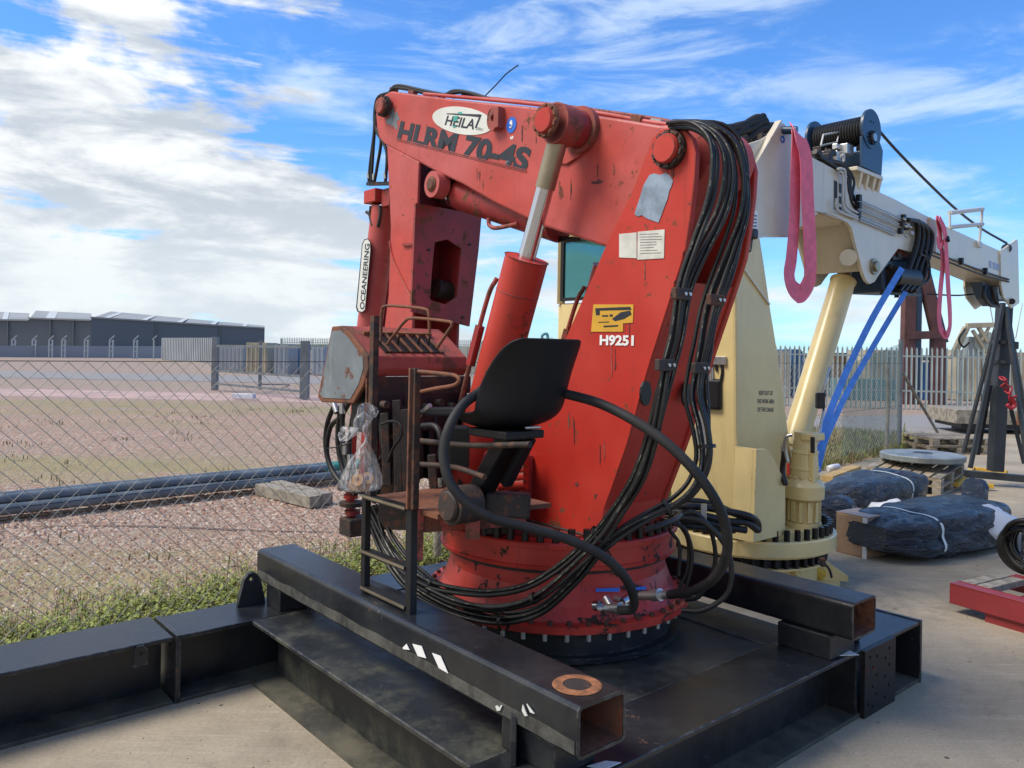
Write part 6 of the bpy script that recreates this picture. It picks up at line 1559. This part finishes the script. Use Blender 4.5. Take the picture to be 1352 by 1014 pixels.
# ================================================================ BACKGROUND LEFT
# warehouse in three stepped units
def warehouse(x0, x1, v0e, v1e, v0r, v1r, Y0, Y1, label, peak=None):
    """front wall between pixel columns; eaves and roof heights read at each end"""
    a = P(x0, 460, Y0); b = P(x1, 460, Y1)
    za, zb = P(x0, v0e, Y0).z, P(x1, v1e, Y1).z
    t_ = thing('warehouse', Vector((a.x, a.y, 0)), label, 'warehouse')
    A_, B_ = Vector((a.x, a.y, 0)), Vector((b.x, b.y, 0)); back_ = B_.normalized()*48
    h = (za+zb)/2
    MB().prism([A_-ZV*.1, B_-ZV*.1, B_+ZV*zb, A_+ZV*za], back_).build('wall', M['clad'], t_)
    ra, rb = P(x0, v0r, Y0).z, P(x1, v1r, Y1).z
    rf = MB().add([A_+ZV*(za+.02), B_+ZV*(zb+.02), B_+back_*.5+ZV*(zb+(rb-zb)*1.22+.9), A_+back_*.5+ZV*(za+(ra-za)*1.22+.9), A_+back_+ZV*(za), B_+back_+ZV*(zb)],
                  [[0,1,2,3],[3,2,5,4]]).build('roof', M['roof'], t_)
    MB().prism([A_+ZV*za, B_+ZV*zb, B_+ZV*(zb+.35), A_+ZV*(za+.35)], Vector((0, -.5, 0))).build('gutter', M['roof'], t_)
    n_ = max(1, int((x1-x0)/45))
    for k in range(n_):
        f0_, f1_ = (k+.25)/n_, (k+.4)/n_
        def rp(f, g): 
            lo_ = A_.lerp(B_, f)+ZV*((za+(zb-za)*f)+.06); hi = (A_+back_*.5).lerp(B_+back_*.5, f)+ZV*((za+(ra-za)*1.22+.9)*(1-f)+(zb+(rb-zb)*1.22+.9)*f+.06); return lo_.lerp(hi, g)
        MB().add([rp(f0_, .05), rp(f1_, .05), rp(f1_, .95), rp(f0_, .95)], [[0,1,2,3]]).build('roof_light', M['rooflight'], t_)
    mb = MB(); 
    for f in (.35, .72): 
        p = A_.lerp(B_, f)+Vector((0, -.3, 0)); MB().bar(p, p+ZV*(za+(zb-za)*f), .3, .2).build('downpipe', M['clad'], t_)
    return t_
warehouse(-60, 38, 422, 424, 412, 416, 181, 182.5, 'left end unit of the long blue grey warehouse')
warehouse(38, 120, 421, 424, 412, 416, 182.5, 184, 'middle unit of the long blue grey warehouse')
warehouse(120, 349, 420, 434, 412, 432, 184, 208, 'long right unit of the blue grey warehouse with roof lights')
# pale low wall along the far boundary, clad fence, posts
w0, w1 = G(-60, 471), G(215, 473)
tag(MB().prism([w0, w1, w1+ZV*P(215, 457, w1.y).z, w0+ZV*P(-60, 456, w0.y).z], Vector((0, .4, 0))).build('boundary_wall', paint('pale_wall', (.27,.28,.30), .7, vs=.05, bump=0), org=w0), 'long low pale grey boundary wall in front of the warehouse', 'wall')
for k, x_ in enumerate((18, 45, 67, 84, 114, 147, 179, 203)):
    p = P(x_, 460, 95); p.z = 0; zt = P(x_, 443, 95).z; t_ = thing('cranked_post', p, 'pale cranked post in the far boundary line before the warehouse', 'fence post', 'cranked boundary posts before the warehouse')  # pale fence post with a cranked arm
    wp = .14
    for dx in (-.2, .2) if k < 7 else (0,): MB().bar(p+Vector((dx, 0, 0)), p+Vector((dx, 0, zt-.5)), wp, wp).build('post_leg', M['palefence'], t_)
    if k < 7:
        for z_ in (.9, 1.5, 2.1): MB().bar(p+Vector((-.2,0,z_)), p+Vector((.2,0,z_)), .1, .1).build('post_rung', M['palefence'], t_)
    MB().bar(p+Vector((-.2,0,zt-.5)), p+Vector((.35,0,zt)), .12, .12).build('cranked_arm', M['palefence'], t_)
# corrugated pale fence panels
f = thing('clad_fence', G(213, 474), 'tall pale grey corrugated fence panels beyond the gate', 'fence')
a = G(213, 475); b = G(285, 479); d = (b-a).normalized(); n = Vector((-d.y, d.x, 0))
zt = P(213, 446, a.y).z
mb = MB(); L_ = (b-a).length; k = 0
while k*.5 < L_: mb.prism([a+d*(k*.5), a+d*(k*.5+.25), a+d*(k*.5+.25)+ZV*zt, a+d*(k*.5)+ZV*zt], n*.3); mb.prism([a+d*(k*.5+.25)+n*.1, a+d*(k*.5+.5)+n*.1, a+d*(k*.5+.5)+n*.1+ZV*zt, a+d*(k*.5+.25)+n*.1+ZV*zt], n*.2); k += 1
mb.build('cladding', M['palefence'], f)
# field gate with grey posts
gt = thing('field_gate', G(343, 520), 'wide grey steel field gate hung between two square posts', 'gate')
ga, gb_ = G(283.5, 515), G(402, 527)
za = P(283, 445, ga.y).z; zb = P(403, 450, gb_.y).z
MB().bar(ga, ga+ZV*za, .22, .22).build('gate_post', M['postgrey'], gt, bevel=.01); MB().bar(gb_, gb_+ZV*zb, .27, .27).build('gate_post', M['postgrey'], gt, bevel=.01)
gm = G(343, 518); MB().bar(gm+ZV*.1, gm+ZV*1.95, .10, .10).build('gate_stile', M['postgrey'], gt)
for z_ in (.25, .75, 1.72): MB().bar(ga+ZV*z_, gb_+ZV*z_, .06, .08).build('gate_rail', M['postgrey'], gt)
mb = MB(); 
for k in range(1, 40): p = ga.lerp(gb_, k/40); mb.bar(p+ZV*.75, p+ZV*1.72, .012, .012)
mb.build('gate_mesh', M['postgrey'], gt)
MB().bar(gm+ZV*.3, G(382, 508), .05, .05).build('gate_brace', M['postgrey'], gt)
container(325, 352, 452, 52, 2.4, M['cont_cream'], 'tan crate stack seen through the field gate', 'crate', 'crate_stack')
container(362, 380, 455, 50, 2.4, M['palefence'], 'pale grey crate seen left of the right gate post', 'crate', 'crate_stack')
container(382, 398, 458, 53, 2.4, M['cont_blue'], 'blue container just left of the right gate post')
container(412, 428, 458, 50, 2.4, M['palefence'], 'pale grey cabinet right of the right gate post', 'cabinet', 'cabinet')
container(560, 640, 456, 60, 4, M['cont_cream'], 'cream portable buildings behind the distant palisade', 'building', 'portable_building')
container(655, 740, 452, 62, 4, M['fencegrey'], 'grey portable building on the skyline behind the seat', 'building', 'portable_building')
container(286, 322, 458, 56, 3, M['palefence'], 'pale grey container beyond the left gate post')
# pipes lying parallel to the fence
specs = [(-.02, .06, .055, 'lowest grey plastic pipe of the bundle, nearest the fence'), (.13, .06, .055, 'lower grey pipe in the middle of the bundle'), (.27, .06, .05, 'lower grey pipe farthest from the fence'), (.05, .15, .05, 'upper grey pipe on the near side of the bundle'), (.19, .15, .05, 'upper grey pipe on the far side of the bundle')]
pA, pB = G(-40, 690), G(446, 636)
dd = (pB-pA).normalized(); nn = Vector((-dd.y, dd.x, 0))
for k, (off, z_, r_, lab) in enumerate(specs):
    a, b = pA-dd*1.0+nn*off+ZV*(z_+.03), pB+nn*off+ZV*(z_+.03)+dd*(.1*k)
    o = MB().tube([a, a.lerp(b, .3)+nn*.02, a.lerp(b, .6)-nn*.015+ZV*.01, b], r_, 14).build('plastic_pipe', M['pipe'], org=a); tag(o, lab, 'pipe', 'plastic pipes lying behind the fence')
    MB().tube([b-dd*.5, b+dd*.02], r_+.004, 14).build('pipe_end', M['pipegreen'] if k > 2 else M['pipe'], o)
for k, (a_, b_, w_) in enumerate(((( 345,650), (418,668), .17), ((358,645), (432,664), .15))):
    a, b = G(*a_), G(*b_); a.z = b.z = .045
    tag(MB().bar(a, b, w_, .13).build('timber_sleeper', M['woodgrey'], org=a, bevel=.01), ['weathered timber sleeper nearest the fence beneath the pipes', 'second weathered timber sleeper beside the first, under the pipes'][k], 'timber', 'timber sleepers under the pipes')
tag(MB().box(G(322, 527)+ZV*.1, (.35, .15, .08)).build('concrete_block', M['whitebag'], org=G(322, 527), bevel=.02), 'small pale concrete block lying in the far gravel', 'block')
# distant tree line strip of low hills
hl = MB(); N_ = 60; vs = []
for i in range(N_+1):
    x = -700+i*1500/N_; vs += [Vector((x, 760, -2)), Vector((x, 760, 5+3.0*mnoise.noise(Vector((i*.4, 0, 0)))))]
hl.add(vs, [[2*i, 2*i+2, 2*i+3, 2*i+1] for i in range(N_)]); hm = MB()
o = MB(); o.v = hl.v+[v+Vector((0, 60, 0)) for v in hl.v]; n_ = len(hl.v)
o.f = hl.f+[[2*i+1, 2*i+3, 2*i+3+n_, 2*i+1+n_] for i in range(N_)]; o.s = [False]*len(o.f)
tag(o.build('hills', paint('far_green', (.06,.09,.08), .9, vs=.02, bump=0)), kind='structure')
# nothing unused is left in the scene
for m_ in list(bpy.data.meshes):
    if m_.users == 0: bpy.data.meshes.remove(m_)
